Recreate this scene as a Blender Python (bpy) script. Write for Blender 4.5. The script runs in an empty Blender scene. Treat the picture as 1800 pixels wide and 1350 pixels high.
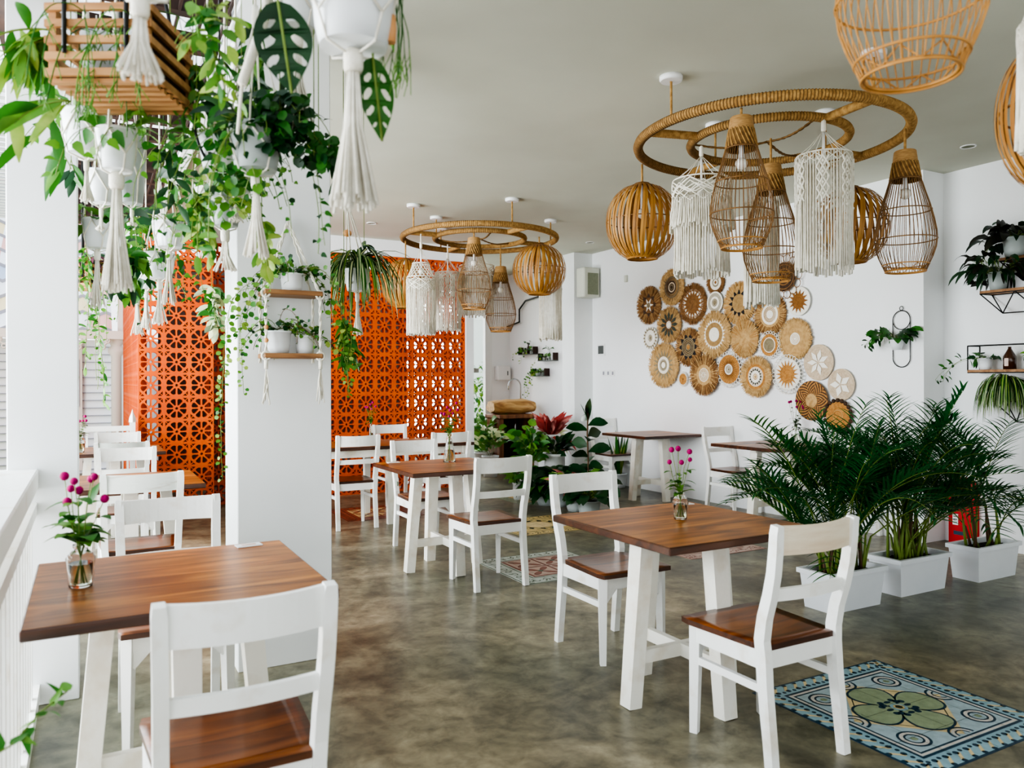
WORLD=1.35; FRONT=60; LEFT=560; BACK=60; EXPO=0.5; VT='AgX'; LK='AgX - High Contrast'
import bpy, bmesh, math, random
from mathutils import Vector, Matrix, noise
PI=math.pi; rad=math.radians; V=Vector
random.seed(7)
scene=bpy.context.scene
COL=scene.collection
# ---------------------------------------------------------------- camera model (measured)
F=1361.3; CAMH=1.361; YAW=rad(28.657); YH=669.4; ROLL=rad(-.22)
S_,C_=math.sin(YAW),math.cos(YAW)
def ray(px,py):
    u,v=px-900,py-YH
    r=(u*math.cos(ROLL)+v*math.sin(ROLL))/F; d=(-u*math.sin(ROLL)+v*math.cos(ROLL))/F
    return V((S_+r*C_, C_-r*S_, -d))
CAM=V((0,0,CAMH))
def at(px,py,d): return CAM+ray(px,py)*d                    # measured point at depth d
def atz(px,py,z): v=ray(px,py); return CAM+v*((z-CAMH)/v.z)   # on the level z
def atx(px,py,X): v=ray(px,py); return CAM+v*(X/v.x)         # on the wall X
def aty(px,py,Y): v=ray(px,py); return CAM+v*(Y/v.y)
# ---------------------------------------------------------------- materials
MATS={}
def lin(c):
    return tuple(((x/255)/12.92 if x/255<=.04045 else ((x/255+.055)/1.055)**2.4) for x in c)+(1,)
def mat(name,rgb,rough=.6,rgb2=None,scale=8,stretch=(1,1,1),bump=0,bscale=None,metal=0,coat=0,spec=.5,trans=0,ramp=(.35,.65),detail=4,sub=0,ior=1.45,transl=0,emit=0,rough2=None):
    m=bpy.data.materials.new(name); m.use_nodes=True; nt=m.node_tree; N=nt.nodes; L=nt.links
    b=N['Principled BSDF']; b.inputs['Base Color'].default_value=lin(rgb); b.inputs['Roughness'].default_value=rough
    b.inputs['Metallic'].default_value=metal; b.inputs['Coat Weight'].default_value=coat; b.inputs['Coat Roughness'].default_value=.12
    b.inputs['Specular IOR Level'].default_value=spec; b.inputs['Transmission Weight'].default_value=trans; b.inputs['IOR'].default_value=ior
    if emit: b.inputs['Emission Color'].default_value=lin(rgb); b.inputs['Emission Strength'].default_value=emit
    tc=N.new('ShaderNodeTexCoord'); mp=N.new('ShaderNodeMapping'); mp.inputs['Scale'].default_value=stretch
    L.new(tc.outputs['Object'],mp.inputs['Vector'])
    no=N.new('ShaderNodeTexNoise'); no.inputs['Scale'].default_value=scale; no.inputs['Detail'].default_value=detail; L.new(mp.outputs[0],no.inputs['Vector'])
    if rgb2:
        cr=N.new('ShaderNodeValToRGB'); cr.color_ramp.elements[0].position=ramp[0]; cr.color_ramp.elements[1].position=ramp[1]
        cr.color_ramp.elements[0].color=lin(rgb); cr.color_ramp.elements[1].color=lin(rgb2)
        L.new(no.outputs['Fac'],cr.inputs[0]); L.new(cr.outputs[0],b.inputs['Base Color'])
    if rough2 is not None:
        mr=N.new('ShaderNodeMapRange'); mr.inputs['To Min'].default_value=rough; mr.inputs['To Max'].default_value=rough2; mr.inputs['From Min'].default_value=.3; mr.inputs['From Max'].default_value=.7
        L.new(no.outputs['Fac'],mr.inputs[0]); L.new(mr.outputs[0],b.inputs['Roughness'])
    if bump:
        bp=N.new('ShaderNodeBump'); bp.inputs['Strength'].default_value=bump; bp.inputs['Distance'].default_value=.01
        n2=N.new('ShaderNodeTexNoise'); n2.inputs['Scale'].default_value=bscale or scale*4; n2.inputs['Detail'].default_value=3; L.new(mp.outputs[0],n2.inputs['Vector'])
        L.new(n2.outputs['Fac'],bp.inputs['Height']); L.new(bp.outputs[0],b.inputs['Normal'])
    if transl:
        tr=N.new('ShaderNodeBsdfTranslucent'); tr.inputs[0].default_value=lin(tuple(min(255,int(c*1.15)) for c in (rgb2 or rgb)))
        mx=N.new('ShaderNodeMixShader'); mx.inputs[0].default_value=transl
        L.new(b.outputs[0],mx.inputs[1]); L.new(tr.outputs[0],mx.inputs[2]); L.new(mx.outputs[0],N['Material Output'].inputs[0])
    MATS[name]=m; return m
mat('wall',(240,241,242),.85,(236,238,239),1.2,bump=.03,bscale=60)
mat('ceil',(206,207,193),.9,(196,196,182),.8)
mat('white_struct',(232,233,232),.7,(224,226,226),2)
mat('grey_wall',(112,104,96),.9,(92,86,80),1.5)
# concrete floor: layered noise
def floor_mat():
    m=bpy.data.materials.new('concrete'); m.use_nodes=True; nt=m.node_tree;N=nt.nodes;L=nt.links;b=N['Principled BSDF']
    tc=N.new('ShaderNodeTexCoord')
    def nz(sc,de,ro,di=0,off=0):
        mp=N.new('ShaderNodeMapping'); mp.inputs['Location'].default_value=(off,off*.7,3.3); L.new(tc.outputs['Object'],mp.inputs[0])
        n=N.new('ShaderNodeTexNoise'); n.inputs['Scale'].default_value=sc; n.inputs['Detail'].default_value=de; n.inputs['Roughness'].default_value=ro; n.inputs['Distortion'].default_value=di; L.new(mp.outputs[0],n.inputs['Vector']); return n
    def ramp(src,stops):
        c=N.new('ShaderNodeValToRGB'); e=c.color_ramp.elements; e[0].position=stops[0][0]; e[0].color=lin(stops[0][1]); e[1].position=stops[-1][0]; e[1].color=lin(stops[-1][1])
        for p,col in stops[1:-1]: x=c.color_ramp.elements.new(p); x.color=lin(col)
        L.new(src.outputs['Fac'],c.inputs[0]); return c
    def mul(a,bb,f=1.0,mode='MULTIPLY'):
        x=N.new('ShaderNodeMix'); x.data_type='RGBA'; x.blend_type=mode; x.inputs[0].default_value=f; L.new(a,x.inputs[6]); L.new(bb,x.inputs[7]); return x.outputs[2]
    c1=ramp(nz(2.2,5,.6,.8),[(.30,(108,104,92)),(.45,(140,134,118)),(.55,(164,156,138)),(.72,(198,190,172))])
    c2=ramp(nz(11,5,.65,.4,7),[(.32,(178,176,168)),(.5,(226,224,218)),(.68,(255,253,246))])
    c3=ramp(nz(.6,2,.5,0,13),[(.38,(196,206,200)),(.62,(255,250,240))])
    c4=ramp(nz(5.5,4,.6,1.2,21),[(.60,(0,0,0)),(.74,(60,56,44))])
    o=mul(c1.outputs[0],c2.outputs[0]); o=mul(o,c3.outputs[0]); o=mul(o,c4.outputs[0],1.0,'ADD'); L.new(o,b.inputs['Base Color'])
    b.inputs['Roughness'].default_value=.32; b.inputs['Specular IOR Level'].default_value=.45
    MATS['concrete']=m
floor_mat()
def wood_mat(name,ca,cb,cc,rough=.22,coat=.5,ax='X',sc=1.0,planks=7.0,spec=.5):
    m=bpy.data.materials.new(name); m.use_nodes=True; nt=m.node_tree;N=nt.nodes;L=nt.links;b=N['Principled BSDF']
    tc=N.new('ShaderNodeTexCoord'); mp=N.new('ShaderNodeMapping')
    st={'X':(1.2,9,9),'Y':(9,1.2,9),'Z':(9,9,1.2)}[ax]; mp.inputs['Scale'].default_value=tuple(s*sc for s in st)
    oi=N.new('ShaderNodeObjectInfo'); ad=N.new('ShaderNodeVectorMath'); ad.operation='ADD'
    ml=N.new('ShaderNodeMath'); ml.operation='MULTIPLY'; ml.inputs[1].default_value=20; L.new(oi.outputs['Random'],ml.inputs[0])
    L.new(tc.outputs['Object'],mp.inputs['Vector']); L.new(mp.outputs[0],ad.inputs[0]); L.new(ml.outputs[0],ad.inputs[1])
    n1=N.new('ShaderNodeTexNoise'); n1.inputs['Scale'].default_value=1.5; n1.inputs['Detail'].default_value=6; n1.inputs['Distortion'].default_value=1.2; L.new(ad.outputs[0],n1.inputs['Vector'])
    cr=N.new('ShaderNodeValToRGB'); e=cr.color_ramp.elements; e[0].position=.3;e[0].color=lin(ca); e[1].position=.72; e[1].color=lin(cc); x=e.new(.5); x.color=lin(cb)
    L.new(n1.outputs[0],cr.inputs[0])
    out=cr.outputs[0]
    if planks:
        sx=N.new('ShaderNodeSeparateXYZ'); L.new(tc.outputs['Object'],sx.inputs[0])
        a=N.new('ShaderNodeMath'); a.operation='MULTIPLY'; a.inputs[1].default_value=planks; L.new(sx.outputs['Y' if ax=='X' else 'X'],a.inputs[0])
        fr=N.new('ShaderNodeMath'); fr.operation='FRACT'; L.new(a.outputs[0],fr.inputs[0])
        gt=N.new('ShaderNodeMath'); gt.operation='LESS_THAN'; gt.inputs[1].default_value=.02; L.new(fr.outputs[0],gt.inputs[0])
        fl=N.new('ShaderNodeMath'); fl.operation='FLOOR'; L.new(a.outputs[0],fl.inputs[0])
        wn=N.new('ShaderNodeTexWhiteNoise'); wn.noise_dimensions='1D'; L.new(fl.outputs[0],wn.inputs['W'])
        mr=N.new('ShaderNodeMapRange'); mr.inputs['To Min'].default_value=.72; mr.inputs['To Max'].default_value=1.15; L.new(wn.outputs[0],mr.inputs[0])
        mx=N.new('ShaderNodeMix'); mx.data_type='RGBA'; mx.blend_type='MULTIPLY'; mx.inputs[0].default_value=1; L.new(out,mx.inputs[6]); L.new(mr.outputs[0],mx.inputs[7])
        m3=N.new('ShaderNodeMix'); m3.data_type='RGBA'; L.new(gt.outputs[0],m3.inputs[0]); L.new(mx.outputs[2],m3.inputs[6]); m3.inputs[7].default_value=lin((60,32,16)); out=m3.outputs[2]
    b.inputs['Specular IOR Level'].default_value=spec; L.new(out,b.inputs['Base Color']); b.inputs['Roughness'].default_value=rough; b.inputs['Coat Weight'].default_value=coat; b.inputs['Coat Roughness'].default_value=.15
    MATS[name]=m
wood_mat('table_wood',(98,54,24),(162,98,40),(210,138,60),.33,.0,spec=.3)
wood_mat('table_edge',(50,28,18),(74,42,26),(98,58,34),.3,.4,planks=0)
wood_mat('seat_wood',(76,38,18),(120,66,30),(158,94,44),.28,.2,spec=.4,ax='X',planks=5)
wood_mat('crate_wood',(150,104,62),(178,130,82),(200,154,102),.6,0,planks=0)
wood_mat('shelf_wood',(110,74,44),(146,104,66),(176,134,92),.6,0,planks=0)
wood_mat('stump_wood',(96,56,30),(130,82,48),(160,110,68),.6,0,ax='Z',planks=0)
wood_mat('log_wood',(160,112,64),(202,158,100),(226,192,138),.6,0,planks=0)
mat('paint_white',(238,238,234),.45,(206,190,164),7,bump=.15,bscale=30,ramp=(.56,.86),coat=.1,detail=8)
mat('paint_cream',(238,235,225),.5,(208,190,160),7,bump=.15,bscale=30,ramp=(.52,.85),detail=8)
mat('orange',(214,92,12),.6,(196,76,10),3,bump=.05)
mat('orange_dark',(168,44,14),.6,(150,36,12),3)
mat('rope',(186,148,92),.9,(150,112,64),40,bump=.4,bscale=150)
mat('rope_dark',(130,98,58),.9,(108,80,46),40)
mat('bamboo',(184,136,72),.45,(158,108,54),14,stretch=(1,1,.3))
mat('bamboo_in',(128,82,42),.6,(106,66,34),14)
mat('rattan',(146,108,64),.5,(116,84,48),20)
mat('rattan_light',(200,148,84),.5,(176,126,66),20)
mat('palmcap',(184,146,96),.8,(158,120,74),30,stretch=(1,1,6))
mat('macrame',(236,232,220),.95,(220,215,200),30,bump=.3,bscale=200)
mat('bead',(206,150,98),.5)
mat('bulb',(240,238,230),.2,coat=.5)
mat('black_metal',(26,27,27),.45)
mat('chrome',(190,192,194),.15,metal=1)
mat('pot_white',(232,235,236),.4,(224,228,230),3)
mat('pot_grey',(170,178,176),.45)
mat('planter_white',(226,229,232),.45,(218,222,226),3)
mat('soil',(48,34,26),.95,(30,22,17),30,bump=.6,bscale=60)
mat('g_mid',(64,122,46),.45,(44,100,32),12,transl=.25)
mat('g_light',(112,156,62),.45,(84,136,48),14,transl=.2)
mat('g_dark',(30,78,34),.4,(20,58,26),12,transl=.15)
mat('g_deep',(34,72,40),.35,(24,58,32),12,transl=.1)
mat('g_black',(42,42,30),.5,(30,34,24),12,transl=.1)
mat('g_palm',(54,122,62),.45,(36,96,48),9,transl=.25)
mat('g_yel',(164,180,92),.5,(126,160,66),20,transl=.2)
mat('cream_leaf',(214,220,176),.5,transl=.3)
mat('stem_g',(112,134,60),.6); mat('stem_b',(92,70,48),.8)
mat('red_leaf',(130,26,24),.45,(176,72,66),10,transl=.2)
mat('pink_leaf',(224,150,140),.45,(120,40,40),14,transl=.2)
mat('purple_leaf',(92,34,52),.5,(66,26,40),10)
mat('magenta',(176,2,104),.8,(130,0,76),90)
mat('glass',(250,252,250),.02,trans=1,ior=1.3,spec=.5)
mat('water',(235,240,225),.02,trans=1,ior=1.2)
mat('speaker_body',(206,208,196),.6); mat('speaker_grille',(140,144,124),.8,(126,130,110),120)
mat('plastic_white',(232,232,232),.4); mat('grey_dark',(84,88,86),.6)
mat('red_paint',(190,16,24),.4); mat('bottle_brown',(66,36,20),.15,coat=.6)
mat('dark_wood',(62,40,30),.7,(44,28,22),10)
mat('house_white',(236,236,238),.8); mat('house_line',(150,150,158),.8); mat('house_cream',(214,200,190),.8)
mat('tile_pink',(226,176,168),.6); mat('tile_white',(238,238,240),.6); mat('tile_yellow',(232,214,170),.6); mat('tile_blue',(180,192,212),.6)
mat('louvre',(150,152,146),.8)
mat('hedge',(150,182,104),.6,(108,150,72),3)
# baskets
mat('straw',(204,170,118),.8,(180,144,94),30,stretch=(1,1,1),bump=.4,bscale=90)
mat('straw_brown',(152,112,70),.9,(122,86,52),40,bump=.4,bscale=90)
mat('straw_tan',(176,146,100),.8,(156,124,80),40,bump=.4,bscale=90)
mat('straw_orange',(194,144,84),.8,(170,118,62),50,bump=.4,bscale=90)
mat('straw_pale',(214,196,172),.8,(196,176,150),50,bump=.4,bscale=90)
mat('b_dark',(84,62,46),.8,(64,46,34),30); mat('b_black',(34,32,34),.8); mat('b_green',(72,78,66),.8,(58,62,54),30)
mat('b_white',(236,232,222),.8); mat('b_grey',(150,138,112),.8,(132,120,94),40); mat('b_sun',(150,104,56),.8,(126,84,42),60)
# floor inlays
for n,c in dict(t_blue=(150,184,196),t_navy=(26,62,84),t_cream=(228,206,158),t_sage=(158,172,140),t_white=(214,208,200),t_yellow=(222,196,134),
    t_dk=(58,64,54),t_red=(150,84,66),t_pink=(206,176,162),t_pale=(196,204,196),t_green=(92,108,84),t_lblue=(176,196,204)).items(): mat(n,c,.35,tuple(int(x*.93) for x in c),25)
# ---------------------------------------------------------------- mesh builder
class MB:
    def __init__(s): s.v=[];s.f=[];s.m=[];s.mats=[];s.sm=[]
    def mi(s,m):
        if m not in s.mats: s.mats.append(m)
        return s.mats.index(m)
    def face(s,idx,m,sm=False): s.f.append(tuple(idx)); s.m.append(s.mi(m)); s.sm.append(sm)
    def add(s,vs): b=len(s.v); s.v+= [tuple(v) for v in vs]; return b
    def box(s,c,d,m,rot=None,taper=1,ch=0):
        x,y,z=d[0]/2,d[1]/2,d[2]/2
        if ch:  # chamfered box
            k=ch; vs=[]
            for sx in(-1,1):
                for sy in(-1,1):
                    for sz in(-1,1):
                        for a in range(3):
                            q=[sx*(x-k),sy*(y-k),sz*(z-k)]; q[a]=[sx*x,sy*y,sz*z][a]; vs.append(V(q))
            R=rot or Matrix.Identity(3); b=s.add([R@q+V(c) for q in vs])
            def i(sx,sy,sz,a): return b+((sx>0)*4+(sy>0)*2+(sz>0))*3+a
            P=(-1,1)
            for g in P: 
                s.face([i(g,-1,-1,0),i(g,1,-1,0),i(g,1,1,0),i(g,-1,1,0)][::g],m)
                s.face([i(-1,g,-1,1),i(-1,g,1,1),i(1,g,1,1),i(1,g,-1,1)][::g],m)
                s.face([i(-1,-1,g,2),i(1,-1,g,2),i(1,1,g,2),i(-1,1,g,2)][::g],m)
            for g in P:
                for h in P:
                    s.face([i(g,h,-1,0),i(g,h,-1,1),i(g,h,1,1),i(g,h,1,0)],m)
                    s.face([i(g,-1,h,0),i(g,-1,h,2),i(g,1,h,2),i(g,1,h,0)],m)
                    s.face([i(-1,g,h,1),i(-1,g,h,2),i(1,g,h,2),i(1,g,h,1)],m)
                    for q in P: s.face([i(g,h,q,0),i(g,h,q,1),i(g,h,q,2)],m)
            return
        vs=[V((sx*x*(taper if sz<0 else 1),sy*y*(taper if sz<0 else 1),sz*z)) for sz in(-1,1) for sy in(-1,1) for sx in(-1,1)]
        if rot: vs=[rot@q for q in vs]
        b=s.add([q+V(c) for q in vs])
        for f in((0,2,3,1),(4,5,7,6),(0,1,5,4),(2,6,7,3),(0,4,6,2),(1,3,7,5)): s.face([b+i for i in f],m)
    def bar(s,p,q,w,h,m,up=V((0,0,1)),w2=None,h2=None):
        p,q=V(p),V(q); d=(q-p).normalized(); sd=d.cross(up)
        if sd.length<1e-4: sd=d.cross(V((0,1,0)))
        sd.normalize(); u=sd.cross(d).normalized(); w2=w2 or w;h2=h2 or h
        b=s.add([p+sd*a*w/2+u*c*h/2 for a,c in((-1,-1),(1,-1),(1,1),(-1,1))]+[q+sd*a*w2/2+u*c*h2/2 for a,c in((-1,-1),(1,-1),(1,1),(-1,1))])
        for f in((3,2,1,0),(4,5,6,7),(0,1,5,4),(1,2,6,5),(2,3,7,6),(3,0,4,7)): s.face([b+i for i in f],m)
    def sweep(s,pts,ws,hs,m,up=V((1,0,0)),sm=False):   # rectangular section along a path; up= section axis
        pts=[V(p) for p in pts]; n=len(pts); b=len(s.v)
        for i,p in enumerate(pts):
            d=(pts[min(i+1,n-1)]-pts[max(i-1,0)]).normalized(); o=d.cross(up).normalized(); a=up
            w=ws[i] if isinstance(ws,(list,tuple)) else ws; h=hs[i] if isinstance(hs,(list,tuple)) else hs
            s.add([p-a*w/2-o*h/2,p+a*w/2-o*h/2,p+a*w/2+o*h/2,p-a*w/2+o*h/2])
        for i in range(n-1):
            for k in range(4): s.face([b+i*4+k,b+i*4+(k+1)%4,b+(i+1)*4+(k+1)%4,b+(i+1)*4+k],m,sm)
        s.face([b+3,b+2,b+1,b],m); e=b+(n-1)*4; s.face([e,e+1,e+2,e+3],m)
    def tube(s,pts,r,m,n=6,closed=False,caps=True,sm=True):
        pts=[V(p) for p in pts]; N=len(pts); b=len(s.v); ref=None
        for i,p in enumerate(pts):
            if closed: d=pts[(i+1)%N]-pts[i-1]
            else: d=pts[min(i+1,N-1)]-pts[max(i-1,0)]
            if d.length<1e-9: d=V((0,0,1))
            d.normalize()
            if ref is None: ref=d.orthogonal().normalized()
            else:
                ref=ref-d*ref.dot(d)
                if ref.length<1e-5: ref=d.orthogonal()
                ref.normalize()
            o=d.cross(ref); rr=r[i] if isinstance(r,(list,tuple)) else r
            s.add([p+(ref*math.cos(2*PI*k/n)+o*math.sin(2*PI*k/n))*rr for k in range(n)])
        for i in range(N if closed else N-1):
            j=(i+1)%N
            for k in range(n): s.face([b+i*n+k,b+i*n+(k+1)%n,b+j*n+(k+1)%n,b+j*n+k],m,sm)
        if caps and not closed:
            s.face([b+k for k in range(n)][::-1],m); s.face([b+(N-1)*n+k for k in range(n)],m)
    def lathe(s,prof,m,n=24,c=(0,0,0),capb=True,capt=False,sm=True,squash=1,tilt=None,rip=0,ripn=0):
        b=len(s.v)
        for r,z in prof:
            for k in range(n):
                a=2*PI*k/n; rr=r*(1+rip*math.cos(ripn*a)); q=V((rr*math.cos(a),rr*math.sin(a)*squash,z))
                if tilt: q=tilt@q
                s.v.append(tuple(q+V(c)))
        for i in range(len(prof)-1):
            for k in range(n): s.face([b+i*n+k,b+i*n+(k+1)%n,b+(i+1)*n+(k+1)%n,b+(i+1)*n+k],m,sm)
        if capb: s.face([b+k for k in range(n)][::-1],m)
        if capt: s.face([b+(len(prof)-1)*n+k for k in range(n)],m)
    def sphere(s,c,r,m,n=10,sz=1):
        s.lathe([(r*math.sin(PI*i/n) if 0<i<n else r*.01,-r*math.cos(PI*i/n)*sz) for i in range(n+1)],m,n=max(8,n),c=c,capt=True)
    def ring(s,c,R,r,m,n=40,k=6,tilt=None,rip=0,ripn=0,m2=None):
        b=len(s.v)
        for i in range(n):
            a=2*PI*i/n; rr=r*(1+rip*math.cos(ripn*a))
            for j in range(k):
                t=2*PI*j/k; q=V(((R+rr*math.cos(t))*math.cos(a),(R+rr*math.cos(t))*math.sin(a),rr*math.sin(t)))
                if tilt: q=tilt@q
                s.v.append(tuple(q+V(c)))
        for i in range(n):
            for j in range(k): s.face([b+i*k+j,b+((i+1)%n)*k+j,b+((i+1)%n)*k+(j+1)%k,b+i*k+(j+1)%k],(m2 if m2 and i%3==0 else m),True)
    # ------- leaves
    def leaf(s,p,d,L,W,m,bend=.6,prof='lance',seg=5,fold=.18,up=V((0,0,1)),m2=None):
        p=V(p); d=V(d).normalized(); st=L/seg; b=len(s.v); sd=d.cross(up)
        if sd.length<.05: sd=d.cross(V((random.random()+.1,random.random(),0)))
        sd.normalize(); n=4 if m2 else 3
        for i in range(seg+1):
            t=i/seg
            if prof=='lance': w=math.sin(PI*min(1,(t*.94+.03))**.85)
            elif prof=='heart': w=(1-t)**.75*(1.15 if t>.04 else .75)*min(1,.72+t*2)
            elif prof=='round': w=math.sqrt(max(0,1-(2*t-1)**2))*1.0+.02
            elif prof=='obl': w=math.sin(PI*(t**1.25*.96+.02))
            else: w=min(1,.55+t*2.2)*(1-t**3)  # blade
            w=w*W/2; nn=sd.cross(d).normalized()
            if n==3: s.add([p-sd*w+nn*w*fold,p,p+sd*w+nn*w*fold])
            else: s.add([p-sd*w+nn*w*fold,p-sd*w*.35,p+sd*w*.35,p+sd*w+nn*w*fold])
            p=p+d*st; d=(d+V((0,0,-1))*bend/seg).normalized()
            sd=(sd-d*sd.dot(d)).normalized()
        for i in range(seg):
            for k in range(n-1): s.face([b+i*n+k,b+i*n+k+1,b+(i+1)*n+k+1,b+(i+1)*n+k],(m2 if (m2 and k==1) else m),True)
        return p
    def lobed(s,p,d,up,L,m,lobes=5):
        p=V(p); d=V(d).normalized(); sd=d.cross(V(up))
        if sd.length<.05: sd=d.orthogonal()
        sd.normalize(); nn=sd.cross(d)
        out={5:[(0,-.05),(.28,-.12),(.5,.12),(.3,.3),(.58,.52),(.28,.56),(0,1),(-.28,.56),(-.58,.52),(-.3,.3),(-.5,.12),(-.28,-.12)]}[5]
        c=s.add([p+d*.35*L-nn*L*.04]); q=[s.add([p+d*y*L+sd*x*L+nn*abs(x)*L*.15]) for x,y in out]
        for i in range(len(q)): s.face([c,q[i],q[(i+1)%len(q)]],m,False)
    def flat(s,pts,m): b=s.add(pts); s.face(range(b,b+len(pts)),m)
    def build(s,name,parent=None,loc=None):
        me=bpy.data.meshes.new(name); me.from_pydata(s.v,[],s.f)
        for k in s.mats: me.materials.append(MATS[k])
        me.polygons.foreach_set('material_index',s.m); me.polygons.foreach_set('use_smooth',s.sm); me.update()
        o=bpy.data.objects.new(name,me); COL.objects.link(o)
        if parent: o.parent=parent
        if loc is not None: o.location=loc
        return o
def tag(o,label,cat,group=None,kind=None):
    o['label']=label; o['category']=cat
    if group: o['group']=group
    if kind: o['kind']=kind
    return o
def thing(name,label,cat,loc=(0,0,0),rz=0,group=None):
    o=bpy.data.objects.new(name,None); COL.objects.link(o); o.location=loc; o.rotation_euler=(0,0,rz); o.empty_display_size=.05
    return tag(o,label,cat,group)
def struct(name,mb,label=None):
    o=mb.build(name); o['kind']='structure'
    if label: o['label']=label
    return o
def dup(root,loc,rz=0,label=None,group=None,scale=None):
    r=root.copy(); COL.objects.link(r); r.location=loc; r.rotation_euler=(0,0,rz)
    if scale: r.scale=(scale,)*3
    if label: r['label']=label
    if group: r['group']=group
    def rec(src,dst):
        for ch in list(src.children):
            c=ch.copy(); COL.objects.link(c); c.parent=dst; rec(ch,c)
    rec(root,r); return r
def rv(a=1): return V((random.uniform(-a,a),random.uniform(-a,a),random.uniform(-a,a)))
def U(a,b): return random.uniform(a,b)
# ================================================================= ROOM
CZ=3.1; XR=6.08; XR2=6.36
m=MB(); m.box((4.2,2.25,-.1),(9.1,22.5,.2),'concrete'); struct('floor',m)
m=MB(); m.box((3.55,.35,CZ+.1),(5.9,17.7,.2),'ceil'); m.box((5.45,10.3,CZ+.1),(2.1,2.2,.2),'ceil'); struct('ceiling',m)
m=MB(); m.box((XR+.3,7.65,1.55),(.6,7.3,3.1),'wall'); m.box((XR2+.15,-2.4,1.55),(.3,12.9,3.1),'wall'); struct('wall_right',m)
m=MB(); m.box((3.4,-8.7,1.55),(6.0,.2,3.1),'wall'); struct('wall_front',m)
# column at the back end of the right wall + alcove
m=MB(); m.box((5.93,8.96,1.55),(.3,.3,3.1),'white_struct'); struct('trim_1',m)
m=MB(); m.box((5.98,11.3,1.55),(.48,.2,3.1),'wall'); m.box((5.68,11.22,1.55),(.12,.08,3.1),'white_struct'); struct('wall_alcove',m)
m=MB(); m.box((4.335,9.16,1.55),(.105,.2,3.1),'white_struct'); struct('trim_8',m)
m=MB(); m.box((2.72,9.16,3.001),(3.1,.14,.2),'wall'); struct('wall_back',m)
m=MB(); m.box((5.1,11.3,2.95),(1.1,.14,.3),'white_struct'); m.box((5.0,11.3,1.53),(1.1,.05,.07),'louvre'); struct('trim_2',m)
m=MB(); m.box((2.42,10.7,1.45),(3.3,.12,2.9),'grey_wall'); struct('wall_inner',m)
# pillars
m=MB(); m.box((-.17,3.97,1.6),(.26,.3,3.2),'white_struct',ch=.004); struct('trim_3',m)
m=MB(); m.box((.83,3.97,1.6),(.445,.36,3.2),'white_struct',ch=.004); struct('trim_4',m)
m=MB(); m.box((.62,4.5,3.05),(.08,16,.12),'white_struct'); m.box((.95,8.7,3.06),(.6,.06,.1),'ceil'); struct('trim_5',m)
# ---------- breeze block screens
TS=.2415
def poly_mesh(polys,T=.0005):
    cu=bpy.data.curves.new('tile','CURVE'); cu.dimensions='2D'; cu.fill_mode='BOTH'; cu.extrude=T/2
    for pts in polys:
        sp=cu.splines.new('POLY'); sp.points.add(len(pts)-1)
        for i,(x,y) in enumerate(pts): sp.points[i].co=(x,y,0,1)
        sp.use_cyclic_u=True
    ob=bpy.data.objects.new('tmp',cu); COL.objects.link(ob); me=bpy.data.meshes.new_from_object(ob); bpy.data.objects.remove(ob)
    return [v.co.copy() for v in me.vertices],[tuple(p.vertices) for p in me.polygons]
def tile_mesh(T=.085,seg=5):
    cu=bpy.data.curves.new('tile','CURVE'); cu.dimensions='2D'; cu.fill_mode='BOTH'; cu.extrude=T/2
    def poly(pts):
        sp=cu.splines.new('POLY'); sp.points.add(len(pts)-1)
        for i,(x,y) in enumerate(pts): sp.points[i].co=(x,y,0,1)
        sp.use_cyclic_u=True
    h=TS/2; k=h/.5
    poly([(-h,-h),(h,-h),(h,h),(-h,h)])
    poly([(.058*k*math.cos(a*PI/5),.058*k*math.sin(a*PI/5)) for a in range(10)])
    for i in range(8):
        a=rad(22.5+45*i)
        pts=[(.135,0),(.142,.016)]+[(r_,.414*r_-.031) for r_ in(.16,.2,.27,.32)]+[(.355,.112),(.385,.098),(.41,.070),(.42,.035),(.422,0)]
        full=pts+[(x,-y) for x,y in pts[::-1][1:-1]]
        sc=1.0
        poly([((x*math.cos(a)-y*math.sin(a))*k*sc,(x*math.sin(a)+y*math.cos(a))*k*sc) for x,y in full])
    for sx in(-1,1):
        for sy in(-1,1):
            poly([(sx*x*k,sy*y*k) for x,y in((.45,.25),(.45,.425),(.36,.34))]); poly([(sx*x*k,sy*y*k) for x,y in((.25,.45),(.425,.45),(.34,.36))])
    ob=bpy.data.objects.new('tmp',cu); COL.objects.link(ob)
    me=bpy.data.meshes.new_from_object(ob); bpy.data.objects.remove(ob); return me
TM=tile_mesh()
TV=[v.co.copy() for v in TM.vertices]; TF=[tuple(p.vertices) for p in TM.polygons]
def screen(mb,origin,ux,nx,nz,flip=False,mt='orange'):
    o=V(origin); ux=V(ux); nrm=ux.cross(V((0,0,1)))
    for i in range(nx):
        for j in range(nz):
            c=o+ux*(i+.5)*TS+V((0,0,(j+.5)*TS))
            b=mb.add([c+ux*v.x+V((0,0,1))*v.y+nrm*v.z for v in TV])
            for f in TF: mb.face([b+q for q in f],mt)
            # recessed joint bars
TJ=.008
mb=MB(); screen(mb,(4.28-TS*13,9.14,0),(1,0,0),13,12)
o=mb.build('block_screen'); tag(o,'wide orange breeze-block screen of pierced flower tiles across the back','screen')
mb=MB(); screen(mb,(1.165-TS*3,8.79,0),(1,0,0),3,12); mb.box((1.165-TS*1.5,8.79,2.945),(TS*3,.085,.09),'orange')
o=mb.build('block_screen'); tag(o,'narrow tall orange breeze-block screen three tiles wide, seen between the two white pillars','screen')
mb=MB(); screen(mb,(1.165-TS*3+.045,8.85,0),(0,1,0),16,12)
o=mb.build('block_screen'); tag(o,'receding orange breeze-block side screen seen edge-on beside the neighbour house','screen')
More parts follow.
